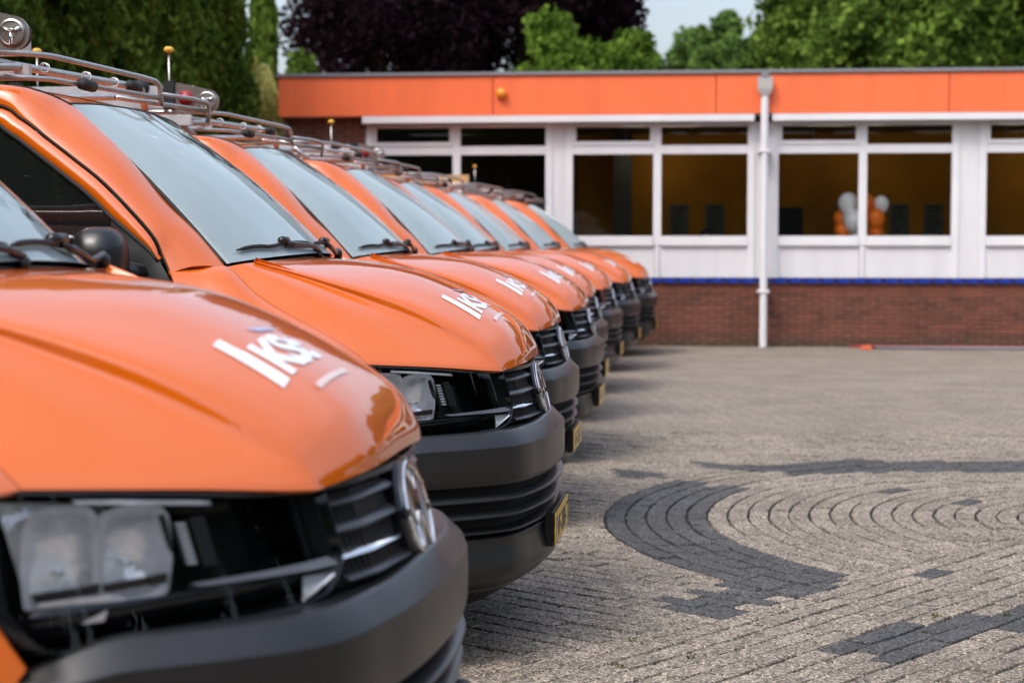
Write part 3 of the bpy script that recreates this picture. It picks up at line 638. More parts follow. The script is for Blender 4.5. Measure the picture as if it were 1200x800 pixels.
    mb.tube([c + tl @ Vector((0, -.19, 0)), c + tl @ Vector((0, .19, 0))], .018, 6); mb.tube([c, (-1.55, .40, 1.08)], .03, 8)
    mb.build('steering_wheel', SEAT, van, smooth=True)
    MB().box((-2.80, -.88, .4), (-2.76, .88, 1.9)).build('bulkhead', DARK, van)
    # ---- roof rack
    def bend(pts, r=.03, n=5):
        """round the corners of a polyline"""
        P_ = [Vector(p) for p in pts]; o = [P_[0]]
        for i in range(1, len(P_) - 1):
            a = (P_[i - 1] - P_[i]); b = (P_[i + 1] - P_[i]); la = min(r, a.length * .45); lb = min(r, b.length * .45)
            A_ = P_[i] + a.normalized() * la; B_ = P_[i] + b.normalized() * lb
            for k in range(n + 1):
                t = k / n; o.append(A_ * (1 - t) ** 2 + P_[i] * 2 * t * (1 - t) + B_ * t * t)
        o.append(P_[-1]); return o
    rack = None
    for x in (-1.80, -2.55, -3.5, -4.3):
        z = 2.045 if x > -2 else 2.055
        q = MB().tube(bend([(x - .05, -.72, 1.95), (x - .15 if x > -2 else x, -.72, z), (x + .05, .50, z), (x + .05, .54, 1.95)], .04), .0150, 10).build('crossbar' if rack else 'roof_rack', STEEL, rack or van, smooth=True)
        rack = rack or q
    MB().tube(bend([(-2.3, -.62, 2.075), (-1.93, -.58, 2.08), (-1.78, -.42, 2.08), (-1.63, .16, 2.055), (-1.60, .27, 2.045), (-1.60, .28, 1.955)], .05), .0105, 10).build('hoop', STEEL, rack, smooth=True)
    MB().tube(bend([(-1.60, .27, 2.0), (-1.52, .44, 1.995), (-1.485, .56, 1.985), (-1.50, .57, 1.91)], .04), .0095, 10).build('hoop', STEEL, rack, smooth=True)
    MB().tube(bend([(-1.98, -.73, 1.985), (-1.75, -.50, 1.99), (-1.60, .28, 1.985)], .04), .0100, 10).build('cross_tube', STEEL, rack, smooth=True)
    MB().tube(bend([(-1.72, .10, 1.975), (-1.50, .55, 1.955)], .04), .0095, 10).build('cross_tube', STEEL, rack, smooth=True)
    for s in (-1, 1): MB().tube(bend([(-1.80, s * .62, 2.02), (-3.0, s * .62, 2.03), (-4.6, s * .62, 2.03)]), .014, 8).build('side_tube', STEEL, rack, smooth=True)
    for (x, y, z, a) in ((-1.757, .42, 2.045, 1), (-1.70, -.26, 1.989, 1)):
        MB().tube([(x, y - .055, z), (x, y + .055, z)], .0215, 10).build('clamp_sleeve', RUBBER, rack, smooth=True)
    for y in (-.35, -.02, .22):
        xx = -1.83 + .10 * (y + .35)
        MB().tube([(xx + .0165 * math.cos(a), y + .02 * a / 6, 2.045 + .0165 * math.sin(a)) for a in np.linspace(0, 9, 24)], .0025, 5).build('wire_tie', ALU, rack, smooth=True)
    return van
def grid_solid(x, y, z, wy, tx, hz, lean):
    v = [(x, y - wy / 2, z), (x + tx, y - wy / 2, z), (x + tx, y + wy / 2, z), (x, y + wy / 2, z)]
    v += [(p[0] + lean, p[1] * 1 if True else 0, p[2] + hz) for p in v[:4]]
    return v, [(0, 3, 2, 1), (4, 5, 6, 7), (0, 1, 5, 4), (1, 2, 6, 5), (2, 3, 7, 6), (3, 0, 4, 7)]

def copy_tree(o, parent=None):
    c = o.copy(); COL.objects.link(c); c.parent = parent
    for ch in list(o.children): copy_tree(ch, c)
    return c

VX = [-.45, -.42, -.52, -.50, -.57, -.53, -.42, -.26]
VY = [3.50, 6.41, 9.20, 11.80, 14.40, 17.0, 19.9, 22.6]
VL = ['nearest orange van with its blurred headlight filling the lower left corner',
      'second orange van from the camera, in sharp focus with its yellow plate fully readable',
      'third orange van along the row, between the sharply focused one and the fourth',
      'fourth orange van along the row, its bumper and plate clear of the third van',
      'fifth orange van along the row, bumper mostly hidden behind the fourth van',
      'sixth orange van along the row, parked third from the brick building',
      'seventh orange van along the row, parked next to the one at the wall',
      'farthest orange van, parked against the white and brick building']
vans = []
proto = build_van()
for i in range(8):
    v = proto if i == 0 else copy_tree(proto)
    v.location = (VX[i], VY[i], 0); v.rotation_euler = (0, 0, R((-2.0, -1.2, -1.0, -1.4, -.6, -1.0, -1.2, -.5)[i]))
    tag(v, VL[i], 'van', 'orange vans parked in a row'); vans.append(v)

# yellow capped rods standing on some of the racks
for i, x, y in ((2, -2.03, -.55), (2, -2.72, -.55), (4, -2.20, -.5), (7, -2.30, -.5)):
    rod = MB().tube([(x, y, 2.03), (x, y, 2.385)], .006, 8).build('marker_rod', STEEL, vans[i], smooth=True)
    MB().lathe([(.014, 0), (.025, .006), (.026, .017), (.014, .028)], (x, y, 2.380), 'z', 14).build('rod_cap', YELLOWC, rod, smooth=True)

def ladder(i, label):
    L_ = empty('ladder', (VX[i] - 1.80, VY[i] - .56, 2.080), label, 'ladder', 'aluminium ladders on the van roofs')
    for k, (yo, zo) in enumerate(((-.17, 0), (.19, 0), (-.12, .062), (.14, .062), (-.175, -.085), (.195, -.085))):
        MB().box((-2.7, yo - .013, zo), (-.06, yo + .013, zo + .055)).build('rail', ALU, L_, bevel=.004)
    for k in range(9): MB().tube([(-.25 - k * .28, -.16, .028), (-.25 - k * .28, .18, .028)], .014, 8).build('rung', ALU, L_, smooth=True)
    for k, x in enumerate((-.17, -.95, -1.7)):
        MB().box((x - .03, -.20, -.005), (x + .03, -.183, .135)).build('bracket', RUBBER, L_, bevel=.004)
        MB().lathe([(.030, -.03), (.042, -.01), (.042, .012), (.02, .02)], (x - .14, -.20, .10), 'y', 16).build('stop_knob', RUBBER, L_, smooth=True)
    # tapered steel head plate and roller
    for yo in (-.185,):
        a = [(-.16, -.02), (-.16, .125), (-.12, .125)] + [(.02 + .058 * math.cos(t), .035 + .058 * math.sin(t)) for t in np.linspace(R(68), R(-105), 14)]
        n = len(a); mb = MB(); mb.v = [(x, yo - .004, z) for x, z in a] + [(x, yo + .004, z) for x, z in a]
        mb.f = [tuple(range(n)), tuple(range(2 * n - 1, n - 1, -1))] + [(k, (k + 1) % n, n + (k + 1) % n, n + k) for k in range(n)]
        mb.build('head_plate', STEEL, L_)
    ro = MB().lathe([(.046, -.01), (.050, -.005), (.050, .03), (.046, .04)], (.02, -.165, .035), 'y', 24).build('roller', RUBBER, L_, smooth=True, sharp=40)
    MB().lathe([(.046, .0), (.046, -.006), (.040, -.008), (.038, -.002), (.015, -.003), (.012, -.010)], (.02, -.190, .035), 'y', 28).build('roller_cap', STEEL, ro, smooth=True, sharp=30)
    mb = MB()
    for q in range(3):
        a = q * 2.094 + .5; mb.tube([(.02, -.197, .035), (.02 + .036 * math.cos(a), -.195, .035 + .036 * math.sin(a))], .006, 6)
    mb.build('cap_spoke', CHROME, ro, smooth=True)
    MB().lathe([(.036, -.008), (.036, .02), (.03, .024)], (-.085, -.20, .05), 'y', 20).build('red_roller', RED, L_, smooth=True)
    return L_
ladder(1, 'aluminium ladder on the roof of the second van, cut off by the left picture edge')
ladder(2, 'aluminium ladder with a steel roller end strapped on the roof of the third van')
ladder(4, 'small distant aluminium ladder with a steel roller end on the fifth van')
pk = empty('wooden_plank', (VX[6] - 2.35, VY[6] - .45, 2.06), 'pale wooden board standing on edge on the rack of the seventh van', 'plank')
MB().box((-.55, -.02, 0), (.45, .02, .12)).build('board', mat('pale_wood', (.55, .33, .14), .6, noise=(12, .15)), pk, bevel=.003)
# ================================================================== BUILDING
BY = 24.30                                        # glass wall plane
FASC = mat('orange_fascia_panel', (0.80, 0.150, 0.045), rough=.5, noise=(3.5, .09), streak=.12)
UPVC = mat('white_frame', (0.66, 0.66, 0.685), rough=.4, noise=(2.5, .05))
PANELW = mat('white_panel', (0.62, 0.615, 0.635), rough=.5, noise=(5, .06), streak=.15)
CAP = mat('grey_roof_cap', (0.20, 0.21, 0.23), rough=.5)
BLUE = mat('blue_glazed_tile', (0.010, 0.035, 0.27), rough=.2, noise=(9, .45))
MORTAR = mat('mortar', (0.30, 0.24, 0.20), rough=.95, noise=(8, .2))
WINGL = glass_mat('window_glass', (.96, .97, .97), 1.38)
def brick_mat(name, c):
    m = mat(name, c, rough=.85, bump=(60, .4)); t = m.node_tree; b = t.nodes['Principled BSDF']
    oi = t.nodes.new('ShaderNodeObjectInfo'); tc = t.nodes.new('ShaderNodeNewGeometry')
    n = t.nodes.new('ShaderNodeTexNoise'); n.inputs['Scale'].default_value = 5; n.inputs['Detail'].default_value = 6
    t.links.new(tc.outputs['Position'], n.inputs['Vector'])
    ad = t.nodes.new('ShaderNodeMath'); ad.operation = 'ADD'; t.links.new(n.outputs['Fac'], ad.inputs[0])
    wn = t.nodes.new('ShaderNodeTexWhiteNoise'); wn.noise_dimensions = '1D'; t.links.new(oi.outputs['Random'], wn.inputs['W'])
    ml = t.nodes.new('ShaderNodeMath'); ml.operation = 'MULTIPLY'; ml.inputs[1].default_value = .35; t.links.new(wn.outputs['Value'], ml.inputs[0]); t.links.new(ml.outputs[0], ad.inputs[1])
    r = t.nodes.new('ShaderNodeMapRange'); r.inputs['From Min'].default_value = .4; r.inputs['From Max'].default_value = 1.0; r.inputs['To Min'].default_value = .6; r.inputs['To Max'].default_value = 1.35
    t.links.new(ad.outputs[0], r.inputs['Value'])
    s = t.nodes.new('ShaderNodeVectorMath'); s.operation = 'SCALE'; s.inputs[0].default_value = c; t.links.new(r.outputs[0], s.inputs['Scale'])
    # mixes towards dark olive near the ground
    sp = t.nodes.new('ShaderNodeSeparateXYZ'); t.links.new(tc.outputs['Position'], sp.inputs[0])
    g = t.nodes.new('ShaderNodeMapRange'); g.inputs['From Min'].default_value = .0; g.inputs['From Max'].default_value = .22; g.inputs['To Min'].default_value = .75; g.inputs['To Max'].default_value = 0
    t.links.new(sp.outputs['Z'], g.inputs['Value'])
    mx = t.nodes.new('ShaderNodeMix'); mx.data_type = 'RGBA'; t.links.new(g.outputs[0], mx.inputs[0]); t.links.new(s.outputs[0], mx.inputs[6]); mx.inputs[7].default_value = (.035, .032, .018, 1)
    t.links.new(mx.outputs[2], b.inputs['Base Color'])
    return m
BRICK = brick_mat('red_brown_brick', (0.14, 0.042, 0.024))
bld = empty('school_building', (0, BY, 0), 'single storey building with orange fascia, white window frames and brick base', 'building')
def B(name, a, b, m, parent=bld, bevel=0.0):
    """box given in world coordinates, placed under the building"""
    off = BY if parent is not None else 0
    return MB().box((a[0], a[1] - off, a[2]), (b[0], b[1] - off, b[2])).build(name, m, parent, bevel=bevel)
X0, X1 = -5.55, 9.5
backing = B('brick_wall', (X0 + .02, BY + .012, 0), (X1, BY + .20, .868), MORTAR)
upper = B('brick_wall', (X0 + .02, BY + .012, 1.0), (-4.36, BY + .20, 3.18), MORTAR)
B('brick_wall', (X0 + .02, BY + .012, .868), (-4.36, BY + .20, 1.0), MORTAR)
B('side_wall', (X0 + .02, BY + .20, 0), (X0 + .22, BY + 9, 3.18), MORTAR)
# bricks laid one by one, running bond
bm_ = MB().box((-.105, -.012, 0), (.105, .03, .052)); brick0 = bm_.build('brick', BRICK, backing, bevel=.002)
bme = brick0.data; bpy.data.objects.remove(brick0)
def bricks(x0, x1, zlo, zhi, par, lim):
    rest = MB(); cnt = 0; cand = []
    for r in range(int((zhi - zlo) / .0625 + .5)):
        z = zlo + r * .0625 + .006; x = x0 + (.055 if r % 2 else -.055)
        while x < x1:
            a, b = max(x, x0), min(x + .21, x1)
            if b - a > .03: cand.append((a, b, z))
            x += .22
    def score(c):   # those the photo shows come first
        return 0 if -.9 < (c[0] + c[1]) / 2 < 4.8 and zhi < 1 or zhi > 1 else 1
    cand.sort(key=score)
    for a, b, z in cand:
        if cnt < lim and abs(b - a - .21) < .001:
            o = bpy.data.objects.new('brick', bme); COL.objects.link(o); o.parent = par
            o.location = ((a + b) / 2, .012 + random.uniform(-.002, .002), z); cnt += 1
        else: rest.box((a, -.002 + random.uniform(-.002, .002), z), (b, .03, z + .052))
    if rest.v:
        o = rest.build('bricks', BRICK, par); o['kind'] = 'stuff'
bricks(X0 + .03, X1, 0, .868, backing, 298)
bricks(X0 + .03, -4.365, 1.0 + .0, 3.17, upper, 200)
# blue tiles on the sill
x = -4.34; btile = MB().box((-.100, -.055, 0), (.100, .02, .062)).build('tile', BLUE, bld, bevel=.010); bt = btile.data; bpy.data.objects.remove(btile)
B('sill_bed', (-4.36, BY - .02, .866), (X1, BY + .10, .872), MORTAR)
while x < X1 - .2:
    o = bpy.data.objects.new('tile', bt); COL.objects.link(o); o.parent = bld; o.location = (x + .11, .0, .873 + random.uniform(0, .003)); x += .216
# fascia, cap, drip rail, roof
xs = [X0, -2.54, .51, 3.62, 6.67, X1]
for a, b in zip(xs, xs[1:]): B('fascia_panel', (a + .006, BY - .22, 3.175), (b - .006, BY - .17, 3.715), FASC, bevel=.004)
B('fascia_backing', (X0 + .02, BY - .172, 3.19), (X1, BY - .15, 3.70), DARK)
B('fascia_end', (X0, BY - .165, 3.175), (X0 + .05, BY + 9, 3.715), FASC, bevel=.004)
B('roof_cap', (X0 - .03, BY - .255, 3.718), (X1, BY + .1, 3.765), CAP, bevel=.008)
B('roof', (X0 + .02, BY + .1, 3.60), (X1, BY + 9, 3.74), CAP)
B('soffit', (X0 + .05, BY - .148, 3.172), (X1, BY + .20, 3.20), PANELW)
B('drip_rail', (-4.36, BY - .245, 3.075), (1.03, BY - .05, 3.168), UPVC, bevel=.006)
B('drip_rail', (1.27, BY - .245, 3.075), (X1, BY - .05, 3.168), UPVC, bevel=.006)
bc = MB().lathe([(.03, 0), (.075, -.01), (.075, -.05), (.05, -.085), (.01, -.095)], (-2.42, -.222, 3.47), 'y', 20).build('beacon', AMBER, bld, smooth=True)
# window units
def unit(x0, x1, xm, lw=.0, tint=None):
    """one framed bay: two small top lights over two tall panes, white panels under"""
    zt0, zt1 = 2.73, 3.07; fr = empty_part('window_frame', bld)
    y0, y1 = BY - .03, BY + .04
    def F(name, a, b): return B(name, a, b, UPVC, parent=fr, bevel=.004)
    F('post', (x0, y0, .945), (x0 + .10, y1, 3.07)); F('post', (x1 - .10, y0, .945), (x1, y1, 3.07))
    F('mullion', (xm - .055, y0 + .002, 1.39), (xm + .055, y1, 3.068)); F('mullion', (xm - .03, y0 + .008, .95), (xm + .03, y1, 1.388))
    F('transom', (x0 + .101, y0 + .004, 2.645), (xm - .056, y1, 2.765)); F('transom', (xm + .056, y0 + .004, 2.645), (x1 - .101, y1, 2.765))
    F('head', (x0 + .101, y0 + .006, 3.022), (xm - .056, y1, 3.066)); F('head', (xm + .056, y0 + .006, 3.022), (x1 - .101, y1, 3.066))
    F('sill_rail', (x0 + .101, y0 - .018, 1.385), (xm - .056, y1, 1.52)); F('sill_rail', (xm + .056, y0 - .018, 1.385), (x1 - .101, y1, 1.52))
    # sash of the openable top light
    F('sash', (x0 + .102, y0 - .01, 2.766), (xm - .057, y0 + .03, 2.822)); F('sash', (x0 + .102, y0 - .008, 2.823), (x0 + .145, y0 + .03, 3.02)); F('sash', (xm - .10, y0 - .008, 2.823), (xm - .057, y0 + .03, 3.02))
    for a, b in ((x0 + .101, xm - .056), (xm + .056, x1 - .101)):
        B('pane', (a, BY + .012, 1.521), (b, BY + .018, 2.644), WINGL, parent=fr); B('pane', (a, BY + .012, 2.766), (b, BY + .018, 3.021), WINGL, parent=fr)
        B('lower_panel', (a - .02, BY - .004, .95), (b + .02, BY + .03, 1.384), PANELW, parent=fr)
def empty_part(name, parent):
    # frame carrier: a thin rear batten keeps the part a real mesh
    return MB().box((0, .045, .95), (.01, .05, 3.0)).build(name, UPVC, parent)
_ep = empty_part
def empty_part(name, parent):
    global _ux
    return MB().box((_ux + .01, .042, .95), (_ux + .09, .05, 3.06)).build(name, UPVC, parent)
for (a, b, m_) in ((-4.34, -1.73, -3.07), (-1.55, 1.05, -.283), (1.27, 3.80, 2.51), (4.06, 6.65, 5.33), (6.87, 9.4, 8.1)):
    _ux = a; unit(a, b, m_)
for a, b in ((-1.73, -1.55), (1.05, 1.27), (3.80, 4.06), (6.65, 6.87)):
    B('pier_panel', (a + .002, BY - .012, .948), (b - .002, BY + .05, 3.072), PANELW)
# rain pipe
pipe = empty('rain_pipe', (1.165, BY - .285, 0), 'white rain pipe with grey hopper running down the white and brick wall', 'pipe')
MB().tube([(0, 0, .01), (0, 0, 3.50)], .052, 20).build('pipe', UPVC, pipe, smooth=True, sharp=40)
MB().add([(-.10, -.075, 3.66), (.10, -.075, 3.66), (.10, .0, 3.66), (-.10, .0, 3.66), (-.065, -.06, 3.42), (.065, -.06, 3.42), (.065, -.0, 3.42), (-.065, -.0, 3.42), (-.10, -.075, 3.50), (.10, -.075, 3.50), (.10, 0, 3.50), (-.10, 0, 3.50)],
         [(0, 1, 2, 3), (7, 6, 5, 4), (0, 8, 9, 1), (1, 9, 10, 2), (2, 10, 11, 3), (3, 11, 8, 0), (8, 4, 5, 9), (9, 5, 6, 10), (10, 6, 7, 11), (11, 7, 4, 8)]).build('hopper', mat('grey_hopper', (.38, .37, .36), .5), pipe)
for z in (.75, 2.65): 
    for i_ in (0,): MB().box((-.08, -.06, z), (.08, .27, z + .03)).build('bracket', UPVC, pipe, bevel=.003)
MB().box((-.05, -.085, 3.66), (.05, .0, 3.71)).build('outlet', CAP, pipe)
# rooms behind the glass
OCHRE = mat('ochre_wall', (0.60, 0.26, 0.02), rough=.8, noise=(.6, .45))
GREYW = mat('grey_room_wall', (0.14, 0.14, 0.13), rough=.8, noise=(1.2, .15)); FLOORM = mat('room_floor', (.10, .07, .05), rough=.5)
CEIL = mat('room_ceiling', (.16, .13, .10), rough=.8)
RB = BY + 3.6
B('room_back_wall', (-1.6, RB, .1), (X1, RB + .1, 3.15), OCHRE); B('room_back_wall', (-4.4, RB, .1), (-1.7, RB + .1, 3.15), GREYW)
B('room_partition', (-1.70, BY + .06, .1), (-1.60, RB, 3.15), GREYW)
B('room_end_wall', (-4.50, BY + .21, .1), (-4.40, RB, 3.15), GREYW); B('room_end_wall', (X1 - .12, BY + .06, .1), (X1 - .02, RB, 3.15), GREYW)
B('room_floor', (-4.4, BY + .21, .05), (X1, RB, .1), FLOORM); B('room_ceiling', (-4.4, BY + .21, 3.152), (X1, RB, 3.17), CEIL)
B('room_column', (-1.0, RB - .5, .1), (-.72, RB - .3, 3.14), GREYW)
TUBE = mat('fluorescent_tube', (.9, .9, .85), .4, emis=((1, .84, .58), 5.5))
for x, y in ((-.3, BY + 2.75), (2.55, BY + 2.75), (5.4, BY + 2.75)):  # tube lights hung out of view behind the transoms, added to brighten the back wall
    lt = MB().box((x - .62, y - .06, 3.085), (x + .62, y + .06, 3.15)).build('fill_tube_light', UPVC, bld); mdz = -.235
    lt.location = (0, -BY, mdz)
    for hx in (-.5, .5): MB().tube([(x + hx, y, 3.15), (x + hx, y, 3.15 - mdz)], .005, 6).build('hanger', UPVC, lt)
    MB().tube([(x - .58, y, 3.07), (x + .58, y, 3.07)], .016, 8).build('tube', TUBE, lt, smooth=True)
# posters, cabinet, seated person, balloons
PAPER = mat('poster_paper', (.16, .18, .15), .6, noise=(14, .35)); INK = mat('poster_ink', (.05, .06, .06), .6)
for k, (px, lab) in enumerate(((.02, 'pale poster inside the second window, just left of the seated person'), (.58, 'pale poster inside the second window, just right of the seated person'), (2.62, 'pale poster directly left of the balloon column'), (3.45, 'pale poster first to the right of the balloons'), (3.98, 'pale poster second to the right of the balloons, by the white pier'))):
    po = empty('poster', (px, RB - .02, 1.45), lab, 'poster', 'posters on the room wall')
    MB().box((-.15, -.01, 0), (.15, .01, .58)).build('sheet', PAPER, po)
    mb = MB()
    for r in range(6): mb.box((-.11, -.014, .07 + r * .075), (.02 + .09 * random.random(), -.0102, .10 + r * .075))
    mb.box((-.09, -.014, .52), (.09, -.0102, .555)); mb.build('print', INK, po)
cab = empty('notice_board', (1.55, RB - .1, 1.2), 'tall dark board standing inside at the left end of the third window', 'board')
MB().box((-.06, -.03, -.3), (.40, .03, .78)).build('panel', mat('slate', (.015, .018, .02), .5), cab, bevel=.006)
MB().box((.02, -.03, -1.1), (.05, .03, -.3)).build('leg', mat('leg_grey', (.05, .05, .05), .5), cab); MB().box((.30, -.03, -1.1), (.33, .03, -.3)).build('leg', bpy.data.materials['leg_grey'], cab)
WB = mat('white_balloon', (.86, .85, .84), .45); OB = mat('orange_balloon', (.95, .20, .01), .55)
bal = [(993, 240, 11.5, 0, .0, 'upper left white balloon of the cluster in the window'), (1012, 239, 11, 1, .12, 'top orange balloon of the cluster, beside the mullion'), (1031, 241, 9, 0, .2, 'upper right white balloon, half behind an orange one'), (999, 258, 12, 0, -.1, 'white balloon in the middle left of the cluster'),
       (1025, 257, 10.5, 1, -.02, 'orange balloon in the middle right of the cluster'), (986, 257, 9.5, 1, .16, 'orange balloon peeking out at the left of the middle row'), (986, 271, 9, 1, .0, 'orange balloon at the lower left of the cluster'), (1004, 275, 10, 0, .02, 'white balloon at the bottom middle of the cluster'), (1025, 273, 9.5, 1, .06, 'orange balloon at the lower right of the cluster')]
for px, py, r, k, dy, lab in bal:
    Y = BY + .24 + dy * .8; sc = Y / 2050
    Xc, Zz = (px - 600), 1.42 + (285 - py) * Y / 2050 * 1.02
    ang = math.atan2(Xc, 2050) - R(5.4); X = Y * math.tan(ang)
    rr = r * 1.03 * Y / 2050
    bo = empty('balloon', (X, Y, Zz), lab, 'balloon', 'orange and white balloons')
    MB().lathe([(rr * math.sin(t) * (1 if t < 1.6 else .97), rr * 1.05 * math.cos(t) - (0.0 if t < 1.6 else (t - 1.6) * .02)) for t in np.linspace(.05, 3.02, 12)], (0, 0, 0), 'z', 20).build('skin', (WB, OB)[k], bo, smooth=True)
    MB().lathe([(.004, 0), (.014, -.016), (.012, -.02)], (0, 0, -rr * 1.06 - .02), 'z', 8).build('knot', (WB, OB)[k], bo, smooth=True)
# balloon stand
bs = empty('balloon_stand', (2.28, BY + .55, .1), 'thin pole stand carrying the balloon cluster inside the third window', 'stand')
MB().tube([(0, 0, 0), (0, 0, 1.85)], .012, 8).build('pole', UPVC, bs); MB().lathe([(.16, 0), (.16, .02), (.03, .03)], (0, 0, 0), 'z', 20).build('foot', UPVC, bs)

# seated person: one skinned body
def skinned(name, pts, edges, rad, m, parent, root=0, sub=2):
    me = bpy.data.meshes.new(name); me.from_pydata(pts, edges, []); o = link(name, me, None)
    md = o.modifiers.new('s', 'SKIN'); o.modifiers.new('d', 'SUBSURF').levels = sub
    for i, r in enumerate(rad): me.skin_vertices[0].data[i].radius = (r, r) if not hasattr(r, '__len__') else r
    me.skin_vertices[0].data[root].use_root = True
    dg = bpy.context.evaluated_depsgraph_get(); m2 = bpy.data.meshes.new_from_object(o.evaluated_get(dg))
    bpy.data.objects.remove(o); m2.materials.clear(); m2.materials.append(m); m2.shade_smooth()
    return link(name, m2, parent)
SKIN = mat('skin', (.36, .19, .13), .6); HAIR = mat('dark_hair', (.012, .009, .008), .6); CLOTH = mat('dark_jumper', (.02, .02, .028), .9)
per = empty('person', (.42, BY + 1.15, .1), 'dark haired person seated low behind the second window', 'person')
pts = [(0, .05, .50), (0, .02, .70), (0, 0, .92), (0, 0, 1.16), (0, -.01, 1.25), (0, -.03, 1.36), (0, -.03, 1.46),
       (-.17, 0, 1.13), (-.24, -.04, .88), (-.17, -.26, .80), (-.14, -.34, .80), (.17, 0, 1.13), (.24, -.04, .88), (.17, -.26, .80), (.14, -.34, .80),
       (-.10, .02, .48), (-.13, -.40, .50), (-.13, -.42, .08), (-.13, -.54, .04), (.10, .02, .48), (.13, -.40, .50), (.13, -.42, .08), (.13, -.54, .04)]
eds = [(0, 1), (1, 2), (2, 3), (3, 4), (4, 5), (5, 6), (3, 7), (7, 8), (8, 9), (9, 10), (3, 11), (11, 12), (12, 13), (13, 14), (0, 15), (15, 16), (16, 17), (17, 18), (0, 19), (19, 20), (20, 21), (21, 22)]
rad = [.14, .13, .15, .13, .055, .085, .075, .07, .05, .035, .03, .07, .05, .035, .03, .09, .065, .045, .035, .09, .065, .045, .035]
body = skinned('body', pts, eds, rad, SKIN, per)
skinned('jumper', [(0, .05, .52), (0, .02, .70), (0, 0, .92), (0, 0, 1.14), (-.17, 0, 1.12), (-.245, -.04, .88), (-.18, -.23, .80), (.17, 0, 1.12), (.245, -.04, .88), (.18, -.23, .80)], [(0, 1), (1, 2), (2, 3), (3, 4), (4, 5), (5, 6), (3, 7), (7, 8), (8, 9)], [.155, .145, .165, .135, .085, .062, .05, .085, .062, .05], CLOTH, per)
MB().add(*(lambda t=[(.103 * math.sin(a), .10 * math.cos(a)) for a in np.linspace(.05, 2.3, 10)]: (lambda m: (m.v, m.f))(MB().lathe(t, (0, .025, 1.43), 'z', 20)))()).build('hair', HAIR, per, smooth=True)
for s in (-1, 1):
    MB().lathe([(.004, -.006), (.011, 0), (.004, .006)], (s * .03, -.108, 1.42), 'y', 10).build('eye', BLACK, per, smooth=True)
MB().tube([(0, -.105, 1.415), (0, -.128, 1.385), (0, -.11, 1.378)], [.008, .013, .006], 8).build('nose', SKIN, per, smooth=True)
MB().tube([(-.025, -.108, 1.35), (0, -.114, 1.348), (.025, -.108, 1.35)], .005, 6).build('mouth', RED, per, smooth=True)
dk = empty('desk', (.35, BY + .72, .1), 'low desk inside the second window in front of the seated person', 'desk')
MB().box((-.7, -.3, .70), (.7, .3, .73)).build('desk_top', mat('desk_wood', (.22, .13, .07), .5), dk, bevel=.004)
for x in (-.66, .66):
    for y in (-.26, .26): MB().box((x - .02, y - .02, 0), (x + .02, y + .02, .70)).build('leg', CAP, dk)
ch = empty('chair', (.42, BY + 1.22, .1), 'office chair under the seated person inside the building', 'chair')
MB().box((-.22, -.22, .36), (.22, .20, .42)).build('seat', SEAT, ch, bevel=.02); MB().box((-.2, .19, .5), (.2, .23, .92)).build('backrest', SEAT, ch, bevel=.015)
MB().tube([(0, 0, 0), (0, 0, .37)], .03, 8).build('column', STEEL, ch)
# things lying at the foot of the wall
hz = empty('garden_hose', (1.9, BY - .35, .0), 'thin red hose lying along the foot of the brick wall', 'hose')
MB().tube([(2.35 - 1.9 + k * .35, .12 + .015 * math.sin(k * 1.7), .022) for k in range(17)], .014, 8).build('tube', RED, hz, smooth=True)
gp = empty('grey_pole', (2.5, BY - .48, 0), 'grey pole lying on the paving beside the red hose', 'pole')
MB().tube([(.1, 0, .022), (6.0, .02, .022)], .020, 10).build('shaft', mat('pole_grey', (.14, .15, .18), .5), gp, smooth=True)
MB().tube([(.06, 0, .022), (.12, 0, .022)], .026, 10).build('end_ferrule', RUBBER, gp, smooth=True)
rc = empty('red_brick_end', (2.52, BY - .62, 0), 'small orange red tool head lying at the left end of the grey pole', 'tool')
MB().add([(-.09, -.04, 0), (.08, -.055, 0), (.09, .03, 0), (-.07, .045, 0), (-.075, -.03, .055), (.05, -.04, .07), (.06, .02, .065), (-.06, .03, .05)], [(0, 3, 2, 1), (4, 5, 6, 7), (0, 1, 5, 4), (1, 2, 6, 5), (2, 3, 7, 6), (3, 0, 4, 7)]).build('head', mat('tool_orange', (.55, .09, .03), .5), rc, bevel=.01)
MB().tube([(.05, .0, .035), (.12, .01, .03)], .014, 8).build('socket', RUBBER, rc, smooth=True)
rc.name = 'tool_head'

